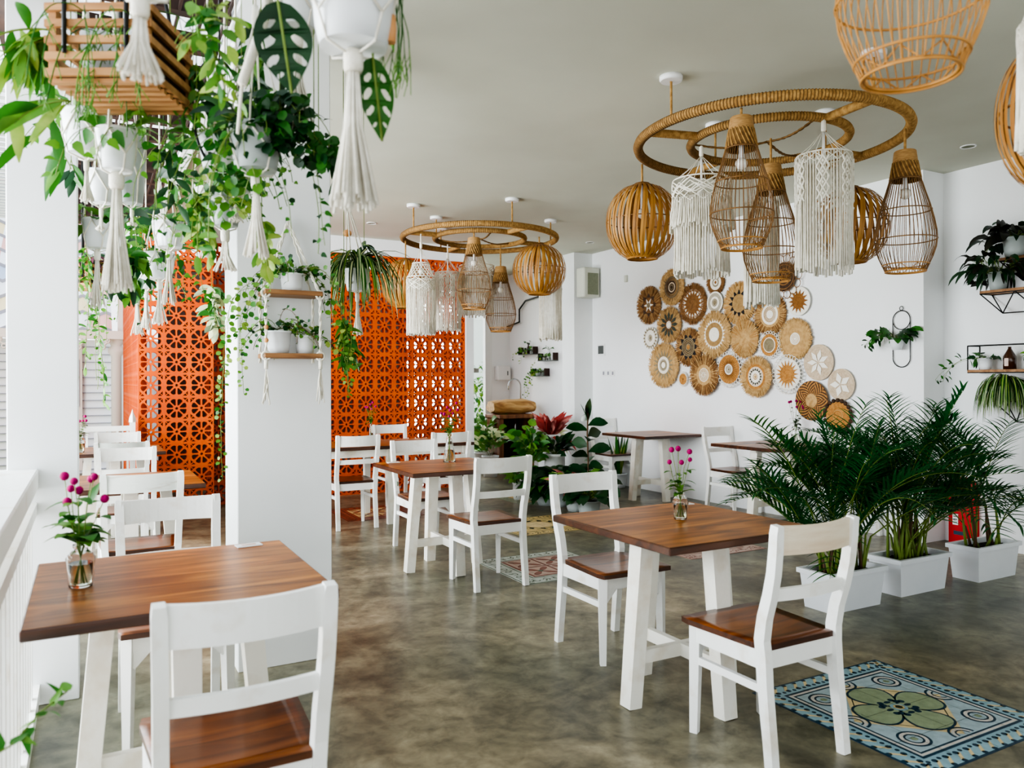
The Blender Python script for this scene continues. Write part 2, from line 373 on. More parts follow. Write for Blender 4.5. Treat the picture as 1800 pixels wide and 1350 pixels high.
# ---------- pergola slats on the left, louvred eave, railing
m=MB()
for i in range(22):
    y=.4+i*.42; m.box((.12,y,3.06),(.92,.06,.09),'dark_wood')
m.box((-.33,4.9,3.02),(.06,9.6,.1),'dark_wood')
for i in range(9): m.box((-.24+i*.1,4.9,3.025),(.012,9.6,.02),'dark_wood')
m.box((.12,.2,3.03),(.9,.5,.02),'dark_wood'); struct('trim_6',m)
m=MB()
for i in range(40): m.box((-1.0,4.3+i*.14,3.12),(1.3,.09,.02),'louvre',rot=Matrix.Rotation(.3,3,'X'))
m.box((-.38,7,3.1),(.05,5.6,.12),'house_white'); struct('trim_7',m)
m=MB()
m.box((-.262,1.45,.955),(.15,4.8,.085),'paint_white',ch=.006); m.box((-.215,1.45,.83),(.045,4.8,.05),'paint_white'); m.box((-.215,1.45,.06),(.06,4.8,.06),'paint_white')
R=thing('railing','white wooden balcony railing with vertical balusters beside the near left table','railing',(0,0,0))
m.build('rail_frame',R)
for i in range(35):
    y=-.6+i*.125
    b=MB(); b.box((-.215,y,.44),(.026,.026,.78),'paint_white'); b.build('baluster',R)
R=thing('railing','far white end railing with pointed posts behind the last left chair','railing',(0,0,0))
m=MB(); m.box((.16,8.68,.90),(.5,.04,.05),'paint_white'); m.box((.16,8.68,.1),(.5,.04,.05),'paint_white'); m.build('rail_frame',R)
for x in(-.11,.385):
    m=MB(); m.box((x,8.68,.48),(.05,.05,.96),'paint_white'); m.lathe([(.034,.96),(.03,1.0),(.012,1.05),(.001,1.09)],'paint_white',4,c=(x,8.68,0),sm=False); m.build('post',R)
for i in range(5):
    m=MB(); m.box((-.02+i*.09,8.68,.5),(.02,.02,.8),'paint_white'); m.build('baluster',R)
m=MB(); m.box((-.215,6.4,.95),(.08,4.6,.06),'paint_white'); m.box((-.215,6.4,.1),(.05,4.6,.05),'paint_white')
R=thing('railing','white balcony railing running beyond the near pillar beside the left row','railing',(0,0,0)); m.build('rail_frame',R)
for i in range(42):
    b=MB(); b.box((-.215,4.2+i*.105,.52),(.022,.022,.8),'paint_white'); b.build('baluster',R)
# ---------- outside: neighbour house, garden
Hh=thing('neighbour_house','white clapboard neighbour house with pastel tiled roof and carved eave trim','house',(0,0,0))
m=MB(); m.box((-3.6,13.4,-.2),(9.4,.2,4.4),'house_white')
for i in range(34): m.box((-4,13.28,-1.9+i*.115),(8.6,.03,.012),'house_line')
m.build('wall',Hh)
m=MB(); z0=2.08
cols=['tile_pink','tile_white','tile_blue','tile_white','tile_yellow','tile_white','tile_pink','tile_white']
for r in range(11):
    y=12.7+r*.36; z=z0+.02+r*.27
    for i in range(30):
        x=.3-i*.30; mt=cols[(r*3+i//3+(i%2))%8]
        b=m.add([V((x-.30*t,y+dy,z+dz+.035*math.sin(2*PI*t))) for dy,dz in((0,.03),(.40,.27)) for t in(0,.25,.5,.75,1)])
        for t in range(4): m.face([b+t,b+t+1,b+6+t,b+5+t],mt,True)
        b=m.add([V((x-.30*t,y,z+.035*math.sin(2*PI*t)+dz)) for dz in(.03,-.02) for t in(0,.25,.5,.75,1)])
        for t in range(4): m.face([b+t,b+t+1,b+6+t,b+5+t],'house_line')
m.build('roof',Hh)
m=MB(); m.box((-4.1,12.7,2.05),(9.3,.1,.12),'house_cream'); 
for i in range(30):
    x=.18-i*.3
    for dx,r in((0,.05),(-.06,.03),(.06,.03)): m.ring((x+dx,12.68,1.95 if dx==0 else 1.965),r,.012,'house_cream',14,5,tilt=Matrix.Rotation(PI/2,3,'X'))
    m.ring((x,12.68,1.87),.028,.012,'house_cream',12,5,tilt=Matrix.Rotation(PI/2,3,'X'))
m.build('eave_trim',Hh)
m=MB(); m.lathe([(.07,-2),(.07,1.75),(.11,1.8),(.11,1.86),(.07,1.9),(.12,2.0)],'house_cream',16,c=(.36,12.9,0)); m.box((.44,12.9,2.6),(.12,.1,1.3),'house_cream'); m.build('corner_post',Hh)
m=MB(); m.box((-.12,13.22,1.0),(.07,.05,1.9),'house_cream'); m.box((-.2,13.2,1.35),(.16,.04,.7),'house_line'); m.build('window_frame',Hh)
m=MB(); m.box((2,26,-.35),(50,36,.2),'hedge'); m.box((-8,3,-.45),(14,30,.2),'house_cream'); o=struct('ground',m)
Hh=thing('neighbour_house','pale gabled house beyond the garden seen through the back opening','house',(0,0,0))
m=MB(); m.box((9.5,22,1.5),(6,.3,3.6),'house_white'); m.flat([(6.5,21.8,3.3),(12.5,21.8,3.3),(9.5,21.8,5.2)],'house_white'); m.build('wall',Hh)
m=MB(); m.bar((6.2,21.7,3.1),(9.5,21.7,5.3),.1,.2,'louvre'); m.bar((12.8,21.7,3.1),(9.5,21.7,5.3),.1,.2,'louvre'); m.build('roof',Hh)
m=MB()
for i in range(2600):
    p=V((U(4.6,11),U(14.2,15.8),U(-.2,1.55+.25*math.sin(i)))); m.leaf(p,rv(),.16,.08,random.choice(['g_light','hedge','g_yel','g_mid']),seg=2)
tag(m.build('hedge'),'sunlit pale green garden hedge beyond the back opening','hedge',kind='stuff')
# ================================================================= FLOOR INLAYS
def sq(mb,x0,y0,x1,y1,z,mt): mb.flat([(x0,y0,z),(x1,y0,z),(x1,y1,z),(x0,y1,z)],mt)
def disc(mb,cx,cy,rx,ry,z,mt,n=32,a0=0): mb.flat([(cx+rx*math.cos(a0+2*PI*i/n),cy+ry*math.sin(a0+2*PI*i/n),z) for i in range(n)],mt)
def annu(mb,cx,cy,r0,r1,z,mt,n=32,a=0,b=2*PI):
    k=n
    for i in range(k):
        t=a+(b-a)*i/k;u=a+(b-a)*(i+1)/k
        mb.flat([(cx+r0*math.cos(t),cy+r0*math.sin(t),z),(cx+r1*math.cos(t),cy+r1*math.sin(t),z),(cx+r1*math.cos(u),cy+r1*math.sin(u),z),(cx+r0*math.cos(u),cy+r0*math.sin(u),z)],mt)
def frame(mb,h,w,z,mt):
    for a in range(4):
        R=Matrix.Rotation(a*PI/2,3,'Z'); mb.flat([R@V(q) for q in((-h,-h,z),(h,-h,z),(h-w,-h+w,z),(-h+w,-h+w,z))],mt)
def petal(mb,cx,cy,a,L,W,z,mt,n=20):
    pts=[]
    for i in range(n):
        t=2*PI*i/n; x=L*(.5-.5*math.cos(t)); y=W*math.sin(t)*(.55+.45*x/L)
        pts.append((cx+x*math.cos(a)-y*math.sin(a),cy+x*math.sin(a)+y*math.cos(a),z))
    mb.flat(pts,mt)
z=.0022; e=.0005
m=MB(); m.box((0,0,.001),(.82,.82,.002),'t_navy'); sq(m,-.40,-.40,.40,.40,z,'t_blue')
for a in range(4):
    R=Matrix.Rotation(a*PI/2,3,'Z')
    for i in range(13):
        x=-.37+i*.0617
        for(dx,dy,rr,mt) in((-.012,.345,.012,'t_navy'),(.012,.395,.012,'t_navy'),(.018,.34,.009,'t_navy')):
            c=R@V((x+dx,dy,z+e)); disc(m,c.x,c.y,rr,rr,z+e,mt,10)
        q=[R@V(p) for p in((x-.03,.35,z+e),(x-.018,.345,z+e),(x+.02,.385,z+e),(x+.008,.392,z+e))]; m.flat(q,'t_cream')
frame(m,.318,.012,z+2*e,'t_navy'); frame(m,.304,.012,z+2*e,'t_white'); frame(m,.29,.008,z+2*e,'t_navy'); sq(m,-.282,-.282,.282,.282,z+2*e,'t_lblue')
m.flat([(0,-.275,z+3*e),(.275,0,z+3*e),(0,.275,z+3*e),(-.275,0,z+3*e)],'t_cream')
for sx in(-1,1):
    for sy in(-1,1):
        m.flat([(sx*.09,sy*.155,z+3.4*e),(sx*.093,sy*.158,z+3.4*e),(sx*.158,sy*.093,z+3.4*e),(sx*.155,sy*.09,z+3.4*e)],'t_dk')
        cx,cy=sx*.205,sy*.205; annu(m,cx,cy,.052,.062,z+4*e,'t_navy'); annu(m,cx,cy,.038,.052,z+4*e,'t_white'); annu(m,cx,cy,.03,.038,z+4*e,'t_navy'); disc(m,cx,cy,.014,.014,z+4*e,'t_sage',12)
    for (cx,cy) in((sx*.262,0),(0,sx*.262)): 
        a=math.atan2(cy,cx); annu(m,cx*1.05,cy*1.05,.05,.06,z+4*e,'t_navy',20,a+PI/2,a+3*PI/2); annu(m,cx*1.05,cy*1.05,.036,.046,z+4*e,'t_white',20,a+PI/2,a+3*PI/2); annu(m,cx*1.05,cy*1.05,.028,.034,z+4*e,'t_navy',20,a+PI/2,a+3*PI/2)
for i in range(4):
    a=i*PI/2
    petal(m,.015*math.cos(a),.015*math.sin(a),a,.205,.125,z+5*e,'t_navy',32); petal(m,.025*math.cos(a),.025*math.sin(a),a,.186,.112,z+6*e,'t_sage',32)
    for d in(-.5,.5): disc(m,.07*math.cos(a+d),.07*math.sin(a+d),.014,.014,z+7*e,'t_navy',12)
    disc(m,.055*math.cos(a),.055*math.sin(a),.018,.01,z+7*e,'t_navy',12)
    b=PI/4+i*PI/2; disc(m,.06*math.cos(b),.06*math.sin(b),.016,.016,z+7*e,'t_navy',12)
disc(m,0,0,.035,.035,z+8*e,'t_blue',16); disc(m,0,0,.022,.022,z+9*e,'t_yellow',16); disc(m,0,0,.015,.015,z+10*e,'t_dk',12)
for x in(-.2,0,.2): sq(m,x-.0008,-.4,x+.0008,.4,z+11*e,'t_dk'); sq(m,-.4,x-.0008,.4,x+.0008,z+11*e,'t_dk')
o=m.build('tile_inlay',loc=(2.935,2.045,0)); tag(o,'blue and cream patterned tile inlay set in the floor beside the near right chair','floor tiles')
def inlay2(loc,label,bg,scr,inner,fg,acc,style):
    m=MB(); m.box((0,0,.001),(.8,.8,.002),bg)
    frame(m,.4,.012,z,scr)
    for a in range(4):
        R=Matrix.Rotation(a*PI/2,3,'Z')
        for i in range(10):
            x=-.36+i*.08; c=R@V((x,.335,0)); b=math.atan2(c.y,c.x)
            annu(m,c.x,c.y,.02,.028,z+e,scr,10,a+i%2*PI,a+i%2*PI+4.2); petal(m,c.x,c.y,a*PI/2+(1 if i%2 else -1),.045,.01,z+e,scr,8)
    frame(m,.275,.01,z+e,scr)
    if style=='grid':
        sq(m,-.25,-.25,.25,.25,z+e,inner)
        for i in(-1,1):
            for j in(-1,1):
                cx,cy=i*.12,j*.12; sq(m,cx-.11,cy-.11,cx+.11,cy+.11,z+2*e,acc)
                for k in range(4):
                    a=PI/4+k*PI/2; petal(m,cx,cy,a,.13,.03,z+3*e,inner,12); petal(m,cx,cy,a+PI/4,.09,.022,z+3*e,fg,12)
                disc(m,cx,cy,.02,.02,z+4*e,scr,10)
    elif style=='wreath':
        sq(m,-.26,-.26,.26,.26,z+e,inner); annu(m,0,0,.155,.165,z+2*e,scr); disc(m,0,0,.13,.13,z+2*e,fg)
        for k in range(22):
            a=2*PI*k/22; petal(m,.17*math.cos(a),.17*math.sin(a),a+(1.0 if k%2 else -1.0),.06,.016,z+3*e,scr,10); petal(m,.23*math.cos(a+.1),.23*math.sin(a+.1),a+2,.05,.014,z+3*e,acc,10)
    for x in(-.2,0,.2): sq(m,x-.001,-.4,x+.001,.4,z+8*e,'t_dk'); sq(m,-.4,x-.001,.4,x+.001,z+8*e,'t_dk')
    o=m.build('tile_inlay',loc=loc); tag(o,label,'floor tiles')
inlay2((2.95,4.88,0),'pale blue tile inlay with a red geometric centre beside the middle table','t_pale','t_green','t_red','t_pink','t_pink','grid')
inlay2((3.72,6.3,0),'yellow tile inlay with a leafy wreath pattern in mid floor','t_yellow','t_dk','t_yellow','t_cream','t_green','wreath')
inlay2((4.55,7.75,0),'faded green and yellow tile inlay farthest back on the floor','t_sage','t_green','t_yellow','t_sage','t_green','wreath')
inlay2((4.4,4.9,0),'dusty pink and maroon tile inlay behind the centre table','t_pink','t_red','t_pink','t_cream','t_red','grid')
inlay2((2.6,7.75,0),'rusty red tile inlay under the long table by the orange screen','t_red','t_dk','t_red','t_cream','t_yellow','grid')
# ================================================================= FURNITURE
def make_chair(label):
    t=thing('dining_chair',label,'chair',group=None); P='paint_white'; w=.2
    def post(s):
        m=MB(); pts=[];ws=[];hs=[]
        prof=[(0,-.215),(.1,-.205),(.2,-.193),(.3,-.182),(.4,-.175),(.46,-.172),(.54,-.185),(.62,-.208),(.7,-.224),(.78,-.232),(.84,-.235),(.868,-.238)]
        for zz,y in prof: pts.append((s*(w-.018+(.009*(zz-.42)/.45 if zz>.42 else -.004+.006*(.42-zz))),y-(.012*(zz-.5)/.4 if zz>.5 else 0),zz)); ws.append(.034 if zz<.86 else .028); hs.append(.034+.012*(1-abs(zz-.42)/.45))
        m.sweep(pts,ws,hs,P); return m
    for s in(-1,1): post(s).build('leg',t)
    for s in(-1,1):
        m=MB(); m.bar((s*(w-.022),.178,.0),(s*(w-.026),.17,.42),.028,.03,P,w2=.042,h2=.042); m.build('leg',t)
    m=MB()
    def slat(zc,h,y,bow,n=10,x=.178,th=.018,top=.0):
        b=len(m.v)
        for i in range(n+1):
            u=-1+2*i/n; yy=y-bow*(1-u*u)
            for dy,dz in((-th/2,-h/2),(th/2,-h/2),(th/2,h/2+top*(1-u*u)),(-th/2,h/2+top*(1-u*u))): m.v.append((u*x,yy+dy,zc+dz))
        for i in range(n):
            for k in range(4): m.face([b+i*4+k,b+(i+1)*4+k,b+(i+1)*4+(k+1)%4,b+i*4+(k+1)%4],P,False)
        m.face([b,b+1,b+2,b+3],P); m.face([b+n*4+3,b+n*4+2,b+n*4+1,b+n*4],P)
    slat(.815,.1,-.236,.034,top=-.004,x=.184); m.build('crest_rail',t)
    m=MB(); slat(.622,.042,-.209,.022); m.build('back_rail',t)
    m=MB(); n=8; b=len(m.v)   # saddle seat
    for k,zz in((0,0),(1,.02)):
        for j in range(n+1):
            for i in range(n+1):
                u=-1+2*i/n; q=j/n; y=-.185+.415*q; xw=.185+.028*q
                if q<.1: xw=.162
                d=-.008*max(0,1-(u*1.1)**2)*math.sin(PI*min(1,q*1.1)) if k else 0
                if q==1: xw-=.012
                m.v.append((u*xw,y-(.006*u*u if q==1 else 0),.42+zz+d))
    N=(n+1)**2
    for j in range(n):
        for i in range(n):
            a=j*(n+1)+i; m.face([b+a,b+a+n+1,b+a+n+2,b+a+1],'seat_wood'); m.face([b+N+a,b+N+a+1,b+N+a+n+2,b+N+a+n+1],'seat_wood',True)
    for i in range(n):
        for A,B in((i,i+1),):
            m.face([b+A,b+B,b+N+B,b+N+A],'table_edge'); a=n*(n+1)+i; m.face([b+a+1,b+a,b+N+a,b+N+a+1],'table_edge')
            a=i*(n+1); m.face([b+a+n+1,b+a,b+N+a,b+N+a+n+1],'table_edge'); a=i*(n+1)+n; m.face([b+a,b+a+n+1,b+N+a+n+1,b+N+a],'table_edge')
    m.build('seat',t)
    m=MB(); 
    m.box((0,.178,.388),(.34,.02,.064),P); m.box((0,-.172,.388),(.33,.02,.064),P)
    for s in(-1,1): m.box((s*.178,.0,.388),(.022,.33,.064),P)
    m.build('seat_frame',t)
    for s in(-1,1):
        m=MB(); m.box((s*.176,-.01,.285),(.018,.36,.028),P); m.build('stretcher',t)
        m=MB(); m.flat([(s*.16,.172,.36),(s*.10,.172,.36),(s*.16,.172,.30)],P); m.flat([(s*.16,.182,.36),(s*.10,.182,.36),(s*.16,.182,.30)],P); m.bar((s*.10,.177,.36),(s*.158,.177,.298),.012,.01,P); m.build('bracket',t)
    return t
chairs=[ # x, y, rot, label
 (.325,2.125,0,'large near white chair with its back to us in the bottom left corner'),
 (.30,3.38,PI,'white chair tucked under the far side of the near left table'),
 (.255,4.90,0,'white chair with scuffed grey crest rail at the second left table'),
 (.25,6.32,PI,'clean white chair facing us behind the second left table'),
 (.24,7.40,0,'shaded grey-white chair at the near side of the third left table'),
 (.25,8.36,PI,'farthest white chair of the left row in front of the pointed end railing'),
 (2.23,2.115,0,'big white chair with bare-wood crest beside the blue tile inlay'),
 (2.33,3.22,PI,'white chair behind the centre table with its seat towards us'),
 (2.37,4.70,0,'white chair with its back to us at the middle table'),
 (2.40,5.87,PI,'white chair facing us behind the middle table, with a small sticker on its post'),
 (2.165,7.15,0,'white chair at the long table next to the white pillar'),
 (3.09,7.13,0,'cream white chair behind the flowers at the near side of the long table'),
 (3.02,8.22,PI,'white chair between the long table and the orange screen'),
 (5.85,8.02,PI,'white chair at the far end of the right wall beside the snake plant'),
 (5.86,5.93,PI,'white chair between the two tables along the right wall'),
 (5.86,4.60,0,'white chair half hidden by the palms at the right wall'),
]
ch0=None
for i,(x,y,r,l) in enumerate(chairs):
    if ch0 is None: ch0=make_chair(l); ch0.location=(x,y,0); ch0.rotation_euler=(0,0,r); c=ch0
    else: c=dup(ch0,(x,y,0),r,l)
    c['group']='white dining chairs with brown seats'
mat('paint_worn',(226,214,192),.55,(188,150,112),4,bump=.2,bscale=30,ramp=(.45,.8),stretch=(.4,1,2.5),detail=8)
mat('paint_scuffed',(220,222,216),.55,(158,140,110),9,bump=.2,bscale=30,ramp=(.54,.72),stretch=(.5,1,3),detail=6)
mat('paint_grey',(196,200,194),.55,(176,178,170),5)  # shade on the third left table's chair, painted grey into its crest rail
for c in list(COL.objects):
    if c.parent is None and c.get('category')=='chair':
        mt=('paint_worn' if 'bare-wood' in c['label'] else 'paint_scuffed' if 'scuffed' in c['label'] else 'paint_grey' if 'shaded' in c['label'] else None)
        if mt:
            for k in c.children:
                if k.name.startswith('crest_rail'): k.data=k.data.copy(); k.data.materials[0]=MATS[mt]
for c in COL.objects:
    if c.parent is None and c.get('label','').find('sticker')>0:
        m=MB(); m.box((.182,-.155,.52),(.004,.02,.035),'t_green'); m.build('sticker',c)
def make_table(label):
    t=thing('dining_table',label,'table'); 
    m=MB(); m.box((0,0,.735),(.80,.81,.03),'table_edge',ch=.004); sq(m,-.394,-.399,.394,.399,.7505,'table_wood'); m.build('tabletop',t)
    m=MB(); m.box((0,0,.70),(.5,.07,.04),'paint_cream'); m.box((0,0,.70),(.07,.5,.04),'paint_cream'); m.build('top_support',t)
    for a in range(4):
        R=Matrix.Rotation(a*PI/2,3,'Z'); m=MB(); m.bar(R@V((.27,0,0)),R@V((.205,0,.72)),.068,.062,'paint_cream',up=R@V((1,0,0)),w2=.08,h2=.066); m.build('leg',t)
    m=MB(); m.box((0,0,.20),(.47,.03,.055),'paint_cream'); m.box((0,0,.20),(.03,.47,.0545),'paint_cream'); m.build('stretcher',t)
    return t
tables=[(.247,2.655,'near left square table with worn glossy top beside the railing'),(.22,5.40,'second square table of the left row behind the first pillar'),(.2,7.90,'third square table of the left row'),
 (2.25,2.60,'centre square table with glossy brown top and white splayed legs'),(2.27,5.2,'middle square table before the orange screen'),
 (5.67,7.05,'far square table against the right wall with nothing on it'),(5.675,5.25,'square table against the right wall beside the palms')]
t0=None
for x,y,l in tables:
    if t0 is None: t0=make_table(l); t0.location=(x,y,0); c=t0
    else: c=dup(t0,(x,y,0),0,l)
    c['group']='square wooden tables with white trestle legs'
t=thing('dining_table','long wooden table with white apron in front of the orange screen','table',(2.52,7.40,0))
m=MB(); m.box((0,0,.735),(1.74,.82,.03),'table_edge',ch=.004); sq(m,-.864,-.404,.864,.404,.7505,'table_wood'); m.build('tabletop',t)
m=MB()
for s in(-1,1): m.box((0,s*.36,.685),(1.6,.02,.07),'paint_cream'); m.box((s*.80,0,.685),(.02,.7,.07),'paint_cream')
m.build('apron',t)
for x in(-.79,0,.79):
    for y in(-.35,.35): m=MB(); m.box((x,y,.36),(.065,.065,.72),'paint_cream',taper=.8); m.build('leg',t)
# menu cards
for x,y,z,l,rz in ((.52,3.0,.7515,'white card lying on the far edge of the near left table',.1),(2.56,2.93,.7515,'white card on the far corner of the centre table',0),(2.0,5.52,.7515,'white card on the left corner of the middle table',0),(.48,5.62,.7515,'white card on the second left table',0)):
    m=MB(); m.box((0,0,.002),(.09,.05,.004),'plastic_white'); m.box((0,0,.0045),(.05,.02,.001),'t_pink'); o=m.build('card',loc=(x,y,z)); o.rotation_euler=(0,0,rz); tag(o,l,'card')
# ================================================================= FLOWER VASES
def vase(loc,label,h=.11,r=.034,shape='jar',fh=.2,n=6,seed=1,dark=False,lush=1.0):
    random.seed(seed); t=thing('flower_vase',label,'vase',loc,0,'glass vases of purple globe flowers')
    if shape=='jar': pr=[(r*.85,.0),(r*.92,.006),(r*1.05,h*.5),(r*1.12,h*.68),(r*.9,h*.78),(r*.55,h*.86),(r*.6,h)]
    else: pr=[(r*.98,0),(r,.008),(r*.8,h*.4),(r*.5,h*.75),(r*.42,h*.9),(r*.5,h)]
    m=MB(); inner=[(a*.9,zz+.004) for a,zz in pr][::-1]; m.lathe(pr,'glass',24,capb=True); m.lathe([(a,zz) for a,zz in inner if zz<h],'glass',24,capb=False,capt=True); m.build('glass_body',t)
    m=MB(); m.lathe([(a*.88,zz+.006) for a,zz in pr if zz<h*.62],'water',20,capb=True,capt=True); m.build('water',t)
    ms=MB(); mf=MB(); ml=MB()
    for i in range(n):
        a=2*PI*i/n+U(-.4,.4); sp=U(.3,.55)*fh*.55; top=V((math.cos(a)*sp,math.sin(a)*sp,h+fh*U(.55,1)))
        p0=V((math.cos(a+PI)*r*.4,math.sin(a+PI)*r*.4,.01)); p1=V((0,0,h))+V((math.cos(a),math.sin(a),0))*r*.25
        pts=[p0,p1,(p1+top)/2+rv(.008)+V((0,0,.01)),top]; ms.tube(pts,.0014,'stem_g',5)
        for k in range(1): 
            rr=U(.010,.013); mf.sphere(top,rr,'magenta',8,sz=1.05)
        for k in range(3):
            q=p1.lerp(top,U(.1,.75)); ml.leaf(q,V((math.cos(a+U(-1.4,1.4)),math.sin(a+U(-1.4,1.4)),U(-.1,.5))),U(.03,.055)*lush,U(.018,.03)*lush,'g_deep' if dark else random.choice(['g_mid','g_light','g_mid']),bend=.8,seg=4)
    for k in range(int(9*lush)):
        a=U(0,2*PI); ml.leaf((0,0,h+U(-.01,.04)),V((math.cos(a),math.sin(a),U(.0,.9))),U(.05,.09)*lush,U(.028,.045)*lush,'g_deep' if dark else random.choice(['g_mid','g_light']),bend=1.0,seg=5)
    ms.build('stem',t); mf.build('blossom',t); ml.build('foliage',t); return t
vase(tuple(atz(1196,912,.752)),'rounded glass vase of magenta globe flowers on the centre table',.115,.032,'jar',.2,6,3)
vase(tuple(atz(142,1030,.752)),'glass jar of magenta globe flowers on the near left table',.125,.036,'jar',.22,8,8,lush=1.45)
vase(tuple(atz(790,812,.752)),'conical glass vase of purple flowers on the middle table',.21,.048,'cone',.24,8,11,lush=1.2)
vase(tuple(atz(1399,779,.752)),'small glass vase with dark foliage on the right wall table beside the palms',.16,.045,'jar',.26,7,5,dark=True)
vase(tuple(atz(652,776,.752)),'slim glass vase of dried flowers on the long table by the screen',.2,.028,'cone',.2,6,6)
vase((-.07,7.75,.752),'vase of magenta flowers on the third left table at the pillar edge',.14,.04,'jar',.22,7,9)
# ================================================================= CHANDELIERS AND LAMPS
random.seed(21)
ZR=2.85
def chandelier(c,label,angs,can):
    t=thing('rope_chandelier',label,'chandelier',(c[0],c[1],ZR),0,'rope-wrapped double ring chandeliers')
    m=MB(); m.ring((0,0,0),.80,.029,'rope',840,9,rip=.09,ripn=280,m2='rope_dark'); m.build('outer_ring',t)
    m=MB(); m.ring((0,0,0),.47,.026,'rope',510,8,rip=.09,ripn=170,m2='rope_dark'); m.build('inner_ring',t)
    for a in angs:
        a=rad(a); m=MB(); n=40; m.tube([(math.cos(a)*(.48+.31*i/n),math.sin(a)*(.48+.31*i/n),0) for i in range(n+1)],[.027 if i%2 else .024 for i in range(n+1)],'rope',8); m.build('spoke',t)
    m=MB()
    for a in(20,140,260):
        a=rad(a); p=V((math.cos(a)*.45,math.sin(a)*.45,.01)); 
        for s in(0,PI): m.tube([p*(1-i/24)+V((0,0,-.03*math.sin(PI*i/24)))+V((math.sin(i*1.1+s)*.006,math.cos(i*1.1+s)*.006,0)) for i in range(25)],.006,'rope_dark',5)
    m.build('twisted_cord',t)
    for p in can:
        d=V((p[0]-c[0],p[1]-c[1],0)); d=d.normalized()*(.8 if d.length>.62 else .47)
        m=MB(); m.tube([(d.x,d.y,0),(d.x,d.y,CZ-ZR-.01)],.008,'rope',6); m.build('cord',t)
        m=MB(); m.lathe([(.06,CZ-ZR-.03),(.066,CZ-ZR-.02),(.066,CZ-ZR)],'plastic_white',24,c=(d.x,d.y,0),capt=True); m.build('canopy',t)
R1=(3.73,3.48); R2=(3.60,7.28)
def angof(R,p): return math.degrees(math.atan2(p[1]-R[1],p[0]-R[0]))
chandelier(R1,'near rope-wrapped double ring hanging from the ceiling with lamps',[165,265,85,-5],[(2.93,3.45),(3.66,2.68),(4.2,3.43),(3.74,3.95)])
chandelier(R2,'far rope-wrapped double ring hanging before the orange screen',[180,280,90,0],[(2.80,7.15),(3.55,6.48),(4.38,7.15),(3.5,8.08),(3.2,7.6)])
def cordpart(t,z0,z1,mt='rope'):
    m=MB(); m.tube([(0,0,z0),(0,0,z1)],.008,mt,6); m.build('cord',t)
def sphere_lamp(x,y,zc,label,R=.245,top=None,n=56,light=False):
    top=top or ZR-.025; t=thing('bamboo_lantern',label,'lamp',(x,y,zc),0,'round bamboo strip lanterns')
    H=.265; zs=[-.92+1.9*i/16 for i in range(17)]
    def P(u): return R*math.sqrt(max(.02,1-abs(u)**2.2)), H*u
    for fam,cnt in((1,n//2),(-1,n//2)):
        m=MB()
        for k in range(cnt):
            a0=2*PI*(k+(0 if fam>0 else .5))/cnt; b=len(m.v)
            for u in zs:
                r,zz=P(u); r+=(.002 if fam>0 else -.002); a=a0+.09*u+fam*.02; w=.0088*(.42+.58*r/R)
                for s in(-1,1): m.v.append((r*math.cos(a)-s*w*math.sin(a),r*math.sin(a)+s*w*math.cos(a),zz))
            for i in range(16): m.face([b+2*i,b+2*i+1,b+2*i+3,b+2*i+2],'bamboo',True)
        m.build('bamboo_strips',t)
    m=MB(); m.ring((0,0,.01),R-.008,.004,'rattan',48,6); r,zz=P(-.92); m.lathe([(r-.003,zz-.005),(r+.003,zz-.005),(r+.012,zz+.022),(r+.006,zz+.022)],'bamboo',40,capb=False); m.build('hoop',t)
    m=MB(); m.lathe([(.06,H*.95),(.05,H*1.0),(.012,H*1.04)],'bamboo_in',16,capt=True,capb=True); m.build('top_cap',t)
    cordpart(t,H*1.02,top-zc)
    m=MB(); m.sphere((0,0,.06),.035,'bulb'); m.tube([(0,0,.09),(0,0,H)],.012,'plastic_white',8); m.build('bulb',t)
    return t
def pear_lamp(x,y,ztop,label,top=None,mt='rattan',n=44,capm='palmcap',rz=0,S=1.0):
    top=top or ZR-.025; t=thing('rattan_cage_lamp',label,'lamp',(x,y,ztop),rz,'pear-shaped rattan cage lamps')
    m=MB(); m.lathe([(.055,0),(.06,-.005),(.068,-.07)],capm,36,capb=False,capt=False); m.lathe([(.067,-.07),(.081,-.165),(.077,-.17)],'rope_dark',36,capb=False,capt=False); m.lathe([(.055,0),(.02,.004)],capm,24,capb=False,capt=True)
    for k in range(22):
        a=2*PI*k/22; m.tube([(math.cos(a+.5*t_)*(.066+.018*t_),math.sin(a+.5*t_)*(.066+.018*t_),-.065-.1*t_) for t_ in(0,.33,.66,1)],.0042,'rope',5)
    m.ring((0,0,-.17),.083,.005,'rattan',30,5); m.build('woven_cap',t)
    prof=[(-.16,.082),(-.24,.105),(-.32,.130),(-.40,.150),(-.47,.163),(-.52,.166),(-.57,.160),(-.62,.144),(-.67,.122),(-.70,.110)]
    m=MB()
    for k in range(n):
        a=2*PI*k/n+U(-.01,.01); m.tube([(r*math.cos(a),r*math.sin(a),z_) for z_,r in prof],.0018,mt,4,caps=False)
    m.build('cage_rods',t)
    m=MB()
    for z_,r in((-.35,.139),(-.52,.167),(-.665,.125),(-.705,.109)): m.ring((0,0,z_),r,.0035,mt if z_>-.6 else 'rattan_light',48,6)
    m.ring((0,0,-.70),.102,.0045,'rattan_light',48,6)
    zz=[((.117 if i%2 else .108)*math.cos(2*PI*i/16),(.117 if i%2 else .108)*math.sin(2*PI*i/16),-.667 if i%2 else -.703) for i in range(16)]
    m.tube(zz,.0028,'rattan_light',5,closed=True); m.build('hoop',t)
    m=MB(); m.sphere((0,0,-.25),.033,'bulb'); m.tube([(0,0,-.22),(0,0,-.02)],.013,'plastic_white',8); m.build('bulb',t)
    cordpart(t,0,top-ztop)
    return t
